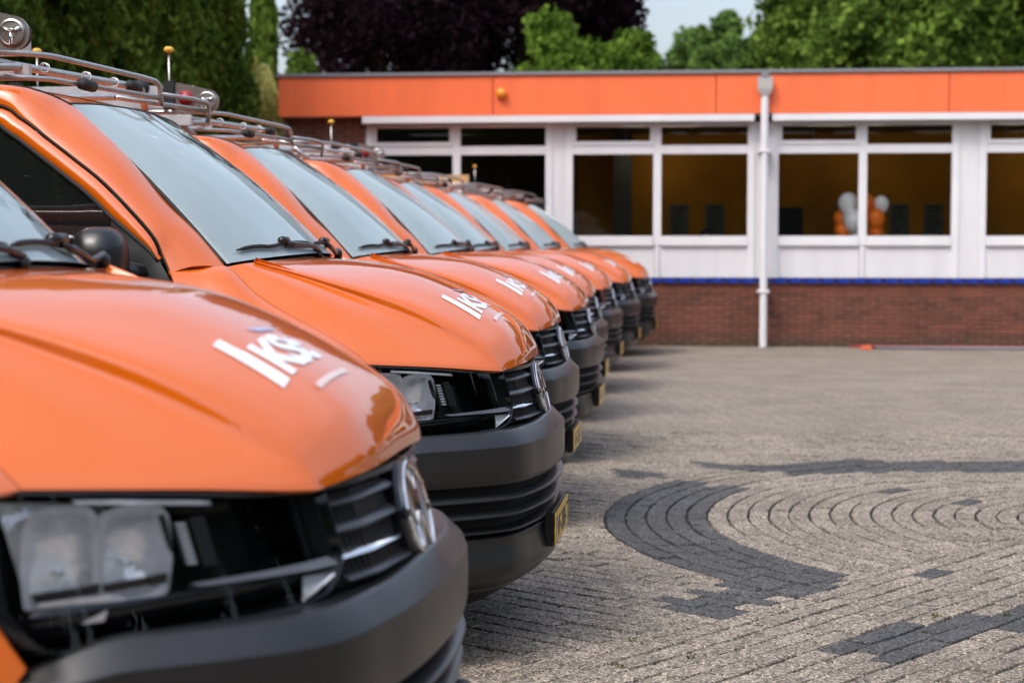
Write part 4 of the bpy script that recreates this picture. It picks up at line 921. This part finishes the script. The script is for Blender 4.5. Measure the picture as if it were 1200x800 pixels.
# ================================================================== GROUND
def stone_mat(name, a, b, c, brick=False):
    m = bpy.data.materials.new(name); m.use_nodes = True; t = m.node_tree; p = t.nodes['Principled BSDF']; p.inputs['Roughness'].default_value = .82
    g = t.nodes.new('ShaderNodeNewGeometry'); Lk = t.links.new
    vo = t.nodes.new('ShaderNodeTexVoronoi'); vo.inputs['Scale'].default_value = 135; Lk(g.outputs['Position'], vo.inputs['Vector'])
    rp = t.nodes.new('ShaderNodeValToRGB'); e = rp.color_ramp.elements
    e[0].position = .0; e[0].color = (*a, 1); e[1].position = 1; e[1].color = (*c, 1); e.new(.55).color = (*b, 1)
    sp = t.nodes.new('ShaderNodeSeparateColor'); Lk(vo.outputs['Color'], sp.inputs[0]); Lk(sp.outputs[0], rp.inputs[0])
    n = t.nodes.new('ShaderNodeTexNoise'); n.inputs['Scale'].default_value = 1.1; n.inputs['Detail'].default_value = 8; n.inputs['Roughness'].default_value = .65; Lk(g.outputs['Position'], n.inputs['Vector'])
    r = t.nodes.new('ShaderNodeMapRange'); r.inputs['From Min'].default_value = .3; r.inputs['From Max'].default_value = .7; r.inputs['To Min'].default_value = .78; r.inputs['To Max'].default_value = 1.22; Lk(n.outputs['Fac'], r.inputs['Value'])
    s = t.nodes.new('ShaderNodeVectorMath'); s.operation = 'SCALE'; Lk(rp.outputs[0], s.inputs[0]); Lk(r.outputs[0], s.inputs['Scale'])
    # per-stone difference
    if brick:
        br = t.nodes.new('ShaderNodeTexBrick'); br.inputs['Scale'].default_value = 1; br.inputs['Brick Width'].default_value = .21; br.inputs['Row Height'].default_value = .105; br.inputs['Mortar Size'].default_value = .005
        br.inputs['Color1'].default_value = (1.08, 1.06, 1.03, 1); br.inputs['Color2'].default_value = (.9, .9, .92, 1); br.inputs['Mortar'].default_value = (.25, .22, .18, 1)
        mp = t.nodes.new('ShaderNodeMapping'); mp.inputs['Rotation'].default_value = (0, 0, R(35)); Lk(g.outputs['Position'], mp.inputs[0]); Lk(mp.outputs[0], br.inputs['Vector'])
        v = t.nodes.new('ShaderNodeVectorMath'); v.operation = 'MULTIPLY'; Lk(s.outputs[0], v.inputs[0]); Lk(br.outputs['Color'], v.inputs[1]); Lk(v.outputs[0], p.inputs['Base Color'])
    else:
        at = t.nodes.new('ShaderNodeTexWhiteNoise'); at.noise_dimensions = '1D'; oi = t.nodes.new('ShaderNodeObjectInfo'); ri = t.nodes.new('ShaderNodeMath'); ri.operation = 'ADD'
        Lk(oi.outputs['Random'], ri.inputs[0]); Lk(g.outputs['Random Per Island'], ri.inputs[1]); Lk(ri.outputs[0], at.inputs['W'])
        q = t.nodes.new('ShaderNodeMapRange'); q.inputs['To Min'].default_value = .86; q.inputs['To Max'].default_value = 1.14; Lk(at.outputs['Value'], q.inputs['Value'])
        v = t.nodes.new('ShaderNodeVectorMath'); v.operation = 'SCALE'; Lk(s.outputs[0], v.inputs[0]); Lk(q.outputs[0], v.inputs['Scale']); Lk(v.outputs[0], p.inputs['Base Color'])
    bp = t.nodes.new('ShaderNodeBump'); bp.inputs['Strength'].default_value = .5; bp.inputs['Distance'].default_value = .002; Lk(vo.outputs['Distance'], bp.inputs['Height']); Lk(bp.outputs[0], p.inputs['Normal'])
    return m
PAVE = stone_mat('aggregate_paver', (.048, .039, .029), (.168, .139, .107), (.44, .375, .30))
PAVED = stone_mat('dark_paver', (.010, .0098, .0098), (.036, .0355, .036), (.13, .127, .124))
FAR = stone_mat('distant_paving', (.078, .063, .048), (.192, .160, .126), (.41, .35, .287), brick=True)
JOINT = mat('joint_sand', (.014, .011, .008), .95, noise=(6, .4))
gnd = MB(); gnd.v = [(-400, -400, 0), (400, -400, 0), (400, 400, 0), (-400, 400, 0)]; gnd.f = [(0, 1, 2, 3)]
# paved yard sheet with a lower bed of joint sand where the stones are modelled
bx0, bx1, by0, by1 = -2.2, 4.6, 4.6, 13.2
mb = MB()
for a, b in (((-400, -400), (400, by0)), ((-400, by1), (400, 400)), ((-400, by0), (bx0, by1)), ((bx1, by0), (400, by1))):
    mb.add([(a[0], a[1], 0), (b[0], a[1], 0), (b[0], b[1], 0), (a[0], b[1], 0)], [(0, 1, 2, 3)])
yard = mb.build('ground', FAR); tag(yard, kind='structure')
mb = MB(); mb.add([(bx0 - .1, by0 - .1, -.014), (bx1 + .1, by0 - .1, -.014), (bx1 + .1, by1 + .1, -.014), (bx0 - .1, by1 + .1, -.014)], [(0, 1, 2, 3)])
bed = mb.build('pavement', JOINT); tag(bed, kind='structure')
def inpoly(x, y, P):
    c = False; j = len(P) - 1
    for i in range(len(P)):
        if (P[i][1] > y) != (P[j][1] > y) and x < (P[j][0] - P[i][0]) * (y - P[i][1]) / (P[j][1] - P[i][1]) + P[i][0]: c = not c
        j = i
    return c
CX, CY = 2.5, 9.1
darkpolys = [[(-.09, 6.85), (.28, 7.45), (.72, 7.62), (.60, 7.25), (.30, 6.88), (.12, 6.56)],
             [(.10, 11.44), (.12, 11.30), (.36, 11.0), (.6, 10.94), (.87, 10.80), (1.15, 10.97), (2.2, 11.10), (4.6, 11.15), (4.6, 11.62), (2.25, 11.60), (1.16, 11.60), (.87, 11.46), (.61, 11.24), (.37, 11.24)],
             [(-.49, 10.80), (-.28, 11.0), (-.01, 10.72), (-.19, 10.50)],
             [(.57, 6.21), (.87, 6.71), (.98, 6.57), (1.29, 6.94), (1.37, 7.02), (1.9, 7.55), (2.1, 7.2), (1.26, 6.42), (1.06, 6.49), (.82, 5.97), (.67, 6.03)],
             [(1.02, 7.62), (1.14, 7.75), (1.22, 7.70), (1.10, 7.55)], [(1.15, 10.15), (1.3, 10.3), (1.42, 10.2), (1.25, 10.05)], [(1.5, 9.85), (1.65, 9.95), (1.75, 9.85), (1.6, 9.75)]]
def isdark(x, y, ring=False):
    if ring: return True
    return any(inpoly(x, y, P) for P in darkpolys)
U = np.array([.585, .811]); U /= np.linalg.norm(U); Vv = np.array([U[1], -U[0]])       # long joint and its normal (to the lower right)
P0 = np.array([.12, 6.52])
def lside(x, y): return (x - P0[0]) * Vv[0] + (y - P0[1]) * Vv[1]                       # >0 below / right of the long joint
U2 = Vv; V2 = U
stones = []                                  # (corner list of 4, centre)
g_ = .0042
def clip(c, fn):
    """keeps the side of a convex polygon where fn(p) < 0"""
    o = []
    for i in range(len(c)):
        p, q = c[i], c[(i + 1) % len(c)]; a, b = fn(p), fn(q)
        if a < 0: o.append(p)
        if a * b < 0: o.append(p + (q - p) * (a / (a - b)))
    if len(o) < 3: return None
    A = abs(sum(o[i][0] * o[(i + 1) % len(o)][1] - o[(i + 1) % len(o)][0] * o[i][1] for i in range(len(o)))) / 2
    keep = [p for i, p in enumerate(o) if np.linalg.norm(p - o[i - 1]) > .006]
    return keep if A > .0009 and len(keep) >= 3 else None
# a) rows parallel to the long joint on its right side
for r in range(0, 75):
    for k in range(-60, 60):
        o = (k + (.5 if r % 2 else 0)) * .21
        a = P0 + Vv * (r * .105) + U * o
        c = [a + U * g_ + Vv * g_, a + U * (.21 - g_) + Vv * g_, a + U * (.21 - g_) + Vv * (.105 - g_), a + U * g_ + Vv * (.105 - g_)]
        m_ = sum(c) / 4
        stones.append((c, m_, isdark(*m_)))
# b) rings of stones round the centre, above the long joint
k = 0
r = 2.87
while r > .12:
    r1 = r - .106; n = max(6, int(2 * math.pi * (r - .05) / .208)); ph = random.random()
    for i in range(n):
        a0 = 2 * math.pi * (i + ph) / n; a1 = 2 * math.pi * (i + 1 + ph) / n; am = (a0 + a1) / 2; rm = (r + r1) / 2
        mx_, my_ = CX + rm * math.cos(am), CY + rm * math.sin(am)
        e = g_ / r; f_ = g_ + .001
        c = [np.array([CX + q * math.cos(w_), CY + q * math.sin(w_)]) for q, w_ in ((r - f_, a0 + e), (r - f_, a1 - e), (r1 + f_, a1 - e * r / max(r1, .05)), (r1 + f_, a0 + e * r / max(r1, .05)))]
        c = clip(c, lambda p: lside(p[0], p[1]) + .004)
        if not c: continue
        mx_, my_ = sum(c) / len(c)
        ring = rm > 2.33 and (math.pi * .845 < am % (2 * math.pi) < math.pi * 1.24)
        stones.append((c, np.array([mx_, my_]), ring or isdark(mx_, my_)))
    r = r1
# c) everything else: rows at right angles to the long joint
for rr in range(-110, 60):
    for k in range(-60, 25):
        o = (k + (.5 if rr % 2 else 0)) * .21
        a = P0 + U * (-rr * .105) + Vv * o
        c = [a + U * g_ + Vv * g_, a + U * (.105 - g_) + Vv * g_, a + U * (.105 - g_) + Vv * (.21 - g_), a + U * g_ + Vv * (.21 - g_)]
        c = clip(c, lambda p: lside(p[0], p[1]) + .004)
        if not c: continue
        m_ = sum(c) / len(c); e_ = m_ - np.array([CX, CY]); e_ /= np.linalg.norm(e_)
        c = clip(c, lambda p: 2.876 - float((p - np.array([CX, CY])) @ e_))
        if not c: continue
        m_ = sum(c) / len(c)
        stones.append((c, m_, isdark(*m_)))
stones = [s_ for s_ in stones if bx0 - .06 < s_[1][0] < bx1 + .06 and by0 - .06 < s_[1][1] < by1 + .06]
def shown(m_):
    d = m_[1]; Xc = m_[0] * .9956 + m_[1] * .0941; Yc = -m_[0] * .0941 + m_[1] * .9956
    px = 600 + Xc / Yc * 2050; py = 285 + 1.42 / Yc * 2050
    return px, py
def rank(s_):
    px, py = shown(s_[1]); vis = 600 < px < 1210 and py < 806
    return (0 if vis else 1, -py)
stones.sort(key=rank)
def stone_geo(c, z, tilt, h=.022):
    m_ = sum(c) / len(c); b = .0055; n = len(c)
    top = [(p + (m_ - p) / np.linalg.norm(m_ - p) * b) for p in c]
    V = [(p[0], p[1], z - h) for p in c] + [(p[0], p[1], z - .0055 + tilt[0] * (p[0] - m_[0]) + tilt[1] * (p[1] - m_[1])) for p in c] + [(p[0], p[1], z + tilt[0] * (p[0] - m_[0]) + tilt[1] * (p[1] - m_[1])) for p in top]
    F = [(i, (i + 1) % n, n + (i + 1) % n, n + i) for i in range(n)] + [(n + i, n + (i + 1) % n, 2 * n + (i + 1) % n, 2 * n + i) for i in range(n)] + [tuple(range(2 * n, 3 * n))]
    return V, F
rest = {False: MB(), True: MB()}
for i, (c, m_, dk_) in enumerate(stones):
    z = random.gauss(0, .0016); tl_ = (random.gauss(0, .012), random.gauss(0, .012))
    rt = random.gauss(0, .012); cs, sn = math.cos(rt), math.sin(rt); sh = np.array([random.gauss(0, .0015), random.gauss(0, .0015)]); sc_ = random.uniform(.968, 1.0); c = [m_ + sh + np.array([cs * (p - m_)[0] - sn * (p - m_)[1], sn * (p - m_)[0] + cs * (p - m_)[1]]) * sc_ for p in c]
    V, F = stone_geo(c, z, tl_)
    if i < 298:
        V = [(p[0] - m_[0], p[1] - m_[1], p[2]) for p in V]
        o = meshobj('paver', V, F, PAVED if dk_ else PAVE, bed); o.location = (m_[0], m_[1], 0)
    else: rest[bool(dk_)].add(V, F)
o = rest[False].build('pavers', PAVE, bed); o['kind'] = 'stuff'
o = rest[True].build('dark_pavers', PAVED, bed); o['kind'] = 'stuff'

# ================================================================== VEGETATION
def leaf_mat(name, c1, c2, trans=.35, sc=1.2):
    m = bpy.data.materials.new(name); m.use_nodes = True; t = m.node_tree; t.nodes.clear(); Lk = t.links.new
    o = t.nodes.new('ShaderNodeOutputMaterial'); d = t.nodes.new('ShaderNodeBsdfDiffuse'); tr = t.nodes.new('ShaderNodeBsdfTranslucent'); mx = t.nodes.new('ShaderNodeMixShader'); mx.inputs[0].default_value = trans
    g = t.nodes.new('ShaderNodeNewGeometry'); n = t.nodes.new('ShaderNodeTexNoise'); n.inputs['Scale'].default_value = sc; n.inputs['Detail'].default_value = 3; Lk(g.outputs['Position'], n.inputs['Vector'])
    ad = t.nodes.new('ShaderNodeMath'); ad.operation = 'MULTIPLY_ADD'; ad.inputs[1].default_value = .45; Lk(g.outputs['Random Per Island'], ad.inputs[0]); Lk(n.outputs['Fac'], ad.inputs[2])
    r = t.nodes.new('ShaderNodeMapRange'); r.inputs['From Min'].default_value = .45; r.inputs['From Max'].default_value = 1.0; Lk(ad.outputs[0], r.inputs['Value'])
    c = t.nodes.new('ShaderNodeMix'); c.data_type = 'RGBA'; c.inputs[6].default_value = (*c1, 1); c.inputs[7].default_value = (*c2, 1); Lk(r.outputs[0], c.inputs[0])
    Lk(c.outputs[2], d.inputs[0]); Lk(c.outputs[2], tr.inputs[0]); Lk(d.outputs[0], mx.inputs[1]); Lk(tr.outputs[0], mx.inputs[2]); Lk(mx.outputs[0], o.inputs[0])
    return m
BARK = mat('bark', (.07, .05, .035), .9, noise=(6, .3))
def leaves_mesh(name, P, size, m, jitter=.5, elong=1.5, droop=None):
    """one small bent quad per point"""
    n = len(P); d = rng.normal(size=(n, 3)); d /= np.linalg.norm(d, axis=1)[:, None]
    if droop is not None: d = d * .6 + np.array(droop); d /= np.linalg.norm(d, axis=1)[:, None]
    e = rng.normal(size=(n, 3)); e -= (e * d).sum(1)[:, None] * d; e /= np.linalg.norm(e, axis=1)[:, None]
    s_ = size * (1 + jitter * rng.uniform(-1, 1, n))[:, None]
    a = P - d * s_ * elong / 2; b = P + e * s_ / 2; c = P + d * s_ * elong / 2; f = P - e * s_ / 2
    V = np.stack([a, b, c, f], 1).reshape(-1, 3)
    me = bpy.data.meshes.new(name); me.vertices.add(4 * n); me.vertices.foreach_set('co', V.ravel()); me.loops.add(4 * n); me.loops.foreach_set('vertex_index', np.arange(4 * n))
    me.polygons.add(n); me.polygons.foreach_set('loop_start', np.arange(0, 4 * n, 4)); me.polygons.foreach_set('loop_total', np.full(n, 4)); me.update(calc_edges=True); me.materials.append(m)
    return me
def clump_points(n, nc, rad, cr_, zmin=-1, shell=.55, flat=1.0):
    """points gathered in clumps spread through an ellipsoid"""
    C = rng.normal(size=(nc, 3)); C /= np.linalg.norm(C, axis=1)[:, None]; C *= (shell + (1 - shell) * rng.uniform(0, 1, nc) ** .6)[:, None]; C *= np.array(rad)
    C = C[C[:, 2] > zmin]
    sz = rng.uniform(.6, 1.3, len(C)) * cr_
    k = rng.integers(0, len(C), n); q = rng.normal(size=(n, 3)); q /= np.linalg.norm(q, axis=1)[:, None]; q *= (rng.uniform(0, 1, n) ** .5)[:, None] * np.array([1, 1, flat])
    return C[k] + q * sz[k][:, None], C
def trunk_mesh(h, r, limbs, top):
    mb = MB(); mb.tube([(0, 0, -.1), (.03 * h / 5, .02, h * .3), (-.02, .03, h * .65), (0, 0, h)], [r * 1.25, r, r * .8, r * .4], 10)
    for L_ in limbs: mb.tube([(0, 0, h * random.uniform(.35, .8)), tuple(np.array(L_) * .3 + np.array([0, 0, h * .75])), tuple(np.array(L_) * .6 + np.array([0, 0, h * .98]))], [r * .45, r * .28, r * .08], 7)
    return mb
def broad_tree(name, loc, h, rad, mats, n, size, label, cat='tree', group=None, nc=120, cr_=.9, zc=None, rot=0, shell=.55):
    t = empty(name, loc, label, cat, group, rz=rot); zc = zc or h - rad[2]
    P, C = clump_points(n, nc, rad, cr_, shell=shell); P = P + np.array([0, 0, zc])
    P = P[P[:, 2] > .4]
    me = leaves_mesh('crown', P, size, mats); o = link('crown', me, t)
    tb = trunk_mesh(zc, max(.12, h * .022), [c * np.array([1, 1, 0]) for c in C[:9]], zc + .3); tb.build('trunk', BARK, t, smooth=True)
    return t
THUJA = leaf_mat('thuja_green', (.024, .052, .010), (.16, .235, .036), .25, 1.6)
BEECH = leaf_mat('copper_beech', (.008, .005, .006), (.026, .014, .018), .25, .9)
MAPLE = leaf_mat('maple_green', (.022, .055, .006), (.19, .30, .045), .4, 1.6)
POPLAR = leaf_mat('poplar_green', (.05, .11, .025), (.17, .27, .07), .35, .7)
OAK = leaf_mat('dark_tree_green', (.012, .028, .005), (.19, .29, .05), .35, .9)
OAKD = leaf_mat('yard_tree_green', (.008, .015, .005), (.045, .070, .018), .3, .9)
GOLD = leaf_mat('golden_shrub', (.50, .48, .12), (.95, .90, .40), .55, 2)
# conifer screen behind the vans
def conifer_crown(n, h, r, seed):
    z = rng.uniform(.01, 1, n) ** .9 * h
    prof = np.interp(z / h, [0, .1, .5, .8, .95, 1], [.8, 1, .92, .62, .28, .05]) * r
    a = rng.uniform(0, 2 * math.pi, n); lob = 1 + .13 * np.sin(a * 5 + z * .8 + seed) + .09 * np.sin(z * 5 + a * 3)
    rr = prof * lob * (1 - .45 * rng.uniform(0, 1, n) ** 2)
    return np.stack([np.cos(a) * rr, np.sin(a) * rr, z], 1)
cm = [leaves_mesh('crown', conifer_crown(48000, 8.5, 1.15, s_), .055, THUJA, elong=2.2, droop=(0, 0, .7)) for s_ in range(3)]
tmk = MB().tube([(0, 0, -.1), (0, 0, 7.5)], [.16, .03], 8)
tme = tmk.build('trunk', BARK, None, smooth=True); tm_ = tme.data; bpy.data.objects.remove(tme)
yy = -3.5; i = 0; cons = []
while yy < 24.2:
    cons.append((-7.05 + random.uniform(-.12, .12), yy)); yy += 1.62
    i += 1
for i, (x, y) in enumerate(cons):
    far = len(cons) - 1 - i
    lab = 'dark green conifer at the far end of the hedge row, nearest the building' if far == 0 else 'dark green columnar conifer in the tall evergreen row behind the vans'
    t = empty('conifer', (x, y, 0), lab, 'tree', None if far == 0 else 'conifers of the tall evergreen row', rz=random.random() * 6)
    s_ = random.uniform(.93, 1.08); t.scale = (1, 1, s_)
    link('crown', cm[i % 3], t); link('trunk', tm_, t)
for i in range(15):  # unseen row added to darken reflections in windows and paint
    t = empty('conifer', (-16 + i * 2.2, -21 + random.uniform(-.3, .3), 0), 'unseen dark conifer added behind the camera to darken the window reflections', 'tree', 'conifers added behind the camera', rz=random.random() * 6); t.scale = (1.5, 1.5, 1.65)
    link('crown', cm[i % 3], t); link('trunk', tm_, t)
nt_ = empty('conifer', (31.5 * math.tan(math.atan2(311 - 600, 2050) - R(5.4)), 31.5, 0), 'narrow dark conifer standing alone just left of the gap of sky', 'tree'); 
link('crown', leaves_mesh('crown', conifer_crown(9000, 8.6, .24, 9), .12, THUJA, elong=2.0, droop=(0, 0, 1.0)), nt_); link('trunk', tm_, nt_)
for k, (x, y, h) in enumerate(((-5.93, 24.9, 3.9), (-6.25, 25.3, 4.15))):
    g = empty('golden_shrub', (x, y, 0), ('yellow green feathery shrub beside the left end of the building', 'taller yellow green shrub behind the feathery one at the building end')[k], 'shrub')
    link('foliage', leaves_mesh('foliage', conifer_crown(9000, h, .42, k), .07, GOLD, elong=2.4, droop=(0, 0, 1)), g)
    MB().tube([(0, 0, 0), (0, 0, h * .8)], [.05, .01], 8).build('stem', BARK, g)
# copper beeches behind the building
def at_px(px, Y): return Y * math.tan(math.atan2(px - 600, 2050) - R(5.4))
broad_tree('beech_tree', (at_px(468, 38.5), 38.5, 0), 9.4, (2.0, 2.2, 3.1), BEECH, 58000, .095, 'huge dark purple copper beech rising behind the left half of the building', nc=190, cr_=.75, zc=6.3)
broad_tree('beech_tree', (at_px(612, 40.5), 40.5, 0), 9.8, (2.75, 2.5, 3.3), BEECH, 68000, .095, 'second dark purple beech, right of the tallest one and behind the green maple', nc=220, cr_=.75, zc=6.6)
broad_tree('shrubby_tree', (at_px(352, 36), 36, 0), 6.5, (.25, .4, 1.6), OAK, 7000, .11, 'small dark green tree at the foot of the sky gap', nc=40, cr_=.28, zc=3.9)
broad_tree('maple_tree', (at_px(660, 34), 34, 0), 6.2, (1.15, 1.1, 2.1), MAPLE, 13000, .085, 'bright green young maple showing above the roof before the purple beech', nc=48, cr_=.40, zc=3.75, shell=.25)
broad_tree('maple_tree', (at_px(612, 34.6), 34.6, 0), 5.6, (.8, .9, 1.7), MAPLE, 9000, .085, 'lowest bright green maple, left of the taller maple and just clearing the roof edge', nc=40, cr_=.36, zc=3.6, shell=.25)
broad_tree('maple_tree', (at_px(722, 35), 35, 0), 5.8, (.85, .9, 2.0), MAPLE, 10000, .085, 'lower bright green maple right of the first one above the roof', nc=40, cr_=.38, zc=3.65, shell=.25)
for k, (px, wd, h) in enumerate(((813, 2.6, 11.0), (853, 2.4, 11.3), (903, 2.6, 11.0), (755, 2.6, 9.6), (700, 3, 9.4))):
    Y = 76; X = Y * math.tan(math.atan2(px - 600, 2050) - R(5.4))
    broad_tree('poplar_tree', (X, Y, 0), h, (wd * .42, wd * .42, 3.0), POPLAR, 16000, .16, ('pale green poplar with a pointed top, leftmost of the far row', 'pale green poplar in the middle of the far row', 'pale green poplar at the right end of the far row', 'low far poplar showing through beneath the beech', 'low far poplar behind the maples')[k], nc=90, cr_=.5, zc=h - 3.2)
for k, (px, Y, h, rx, lab) in enumerate(((968, 44, 9.5, 1.5, 'dark green broadleaf tree right of the poplars above the rain pipe'), (1060, 40, 9.5, 1.9, 'mid green broadleaf tree above the third window'), (1165, 42, 10, 2.3, 'dense dark green tree in the upper right corner'), (1290, 44, 10, 3.0, 'dark green tree just beyond the right picture edge'), (1040, 50, 11, 2.4, 'tall dark tree filling the gap behind the mid green one'))):
    X = Y * math.tan(math.atan2(px - 600, 2050) - R(5.4))
    broad_tree('broadleaf_tree', (X, Y, 0), h, (rx, rx, 3.4), OAK, 40000, .115, lab, nc=95, cr_=.72, zc=h - 3.6, shell=.3)
# trees and a low house across the yard, seen in the paint and glass
om = []
for k in range(2):
    P, C = clump_points(14000, 90, (3.1, 3.1, 3.6), .9); om.append((leaves_mesh('crown', P + np.array([0, 0, 5.0]), .28, OAKD), trunk_mesh(5, .2, [c * np.array([1, 1, 0]) for c in C[:7]], 5.2)))
tms = []
for me, mbq in om:
    o = mbq.build('trunk', BARK, None, smooth=True); tms.append(o.data); bpy.data.objects.remove(o)
for k, (x, y) in enumerate(((19, -9), (20, -2.5), (19.5, 4), (21, 10.5), (20, 17), (21, 24), (13, -14), (5, -17), (-3, -15), (9, -16), (1, -18), (-8, -15), (15, -17), (-12, -17), (16, 30), (11, 36))):
    t = empty('broadleaf_tree', (x, y, 0), 'green broadleaf tree across the yard, mirrored in the van hoods', 'tree', 'trees across the yard', rz=random.random() * 6)
    t.scale = (1, 1, random.uniform(.8, 1.15)); link('crown', om[k % 2][0], t); link('trunk', tms[k % 2], t)
# tufts of weed in the joints
WEED = leaf_mat('weed', (.03, .055, .008), (.09, .14, .02), .3, 8)
pts = []
for px_, py_ in ((0.10, 11.36), (-.30, 6.9), (.99, 6.72), (1.26, 6.75), (-.15, 6.2), (.05, 5.95), (1.29, 24.2), (-.2, 5.8)):
    pts.append(rng.normal(size=(16, 3)) * np.array([.012, .012, .004]) + np.array([px_, py_, .008]))
o = link('weed_tufts', leaves_mesh('weed_tufts', np.vstack(pts), .006, WEED, elong=2.2)); tag(o, 'tiny green weed tufts growing in the paving joints', 'weeds', kind='stuff')
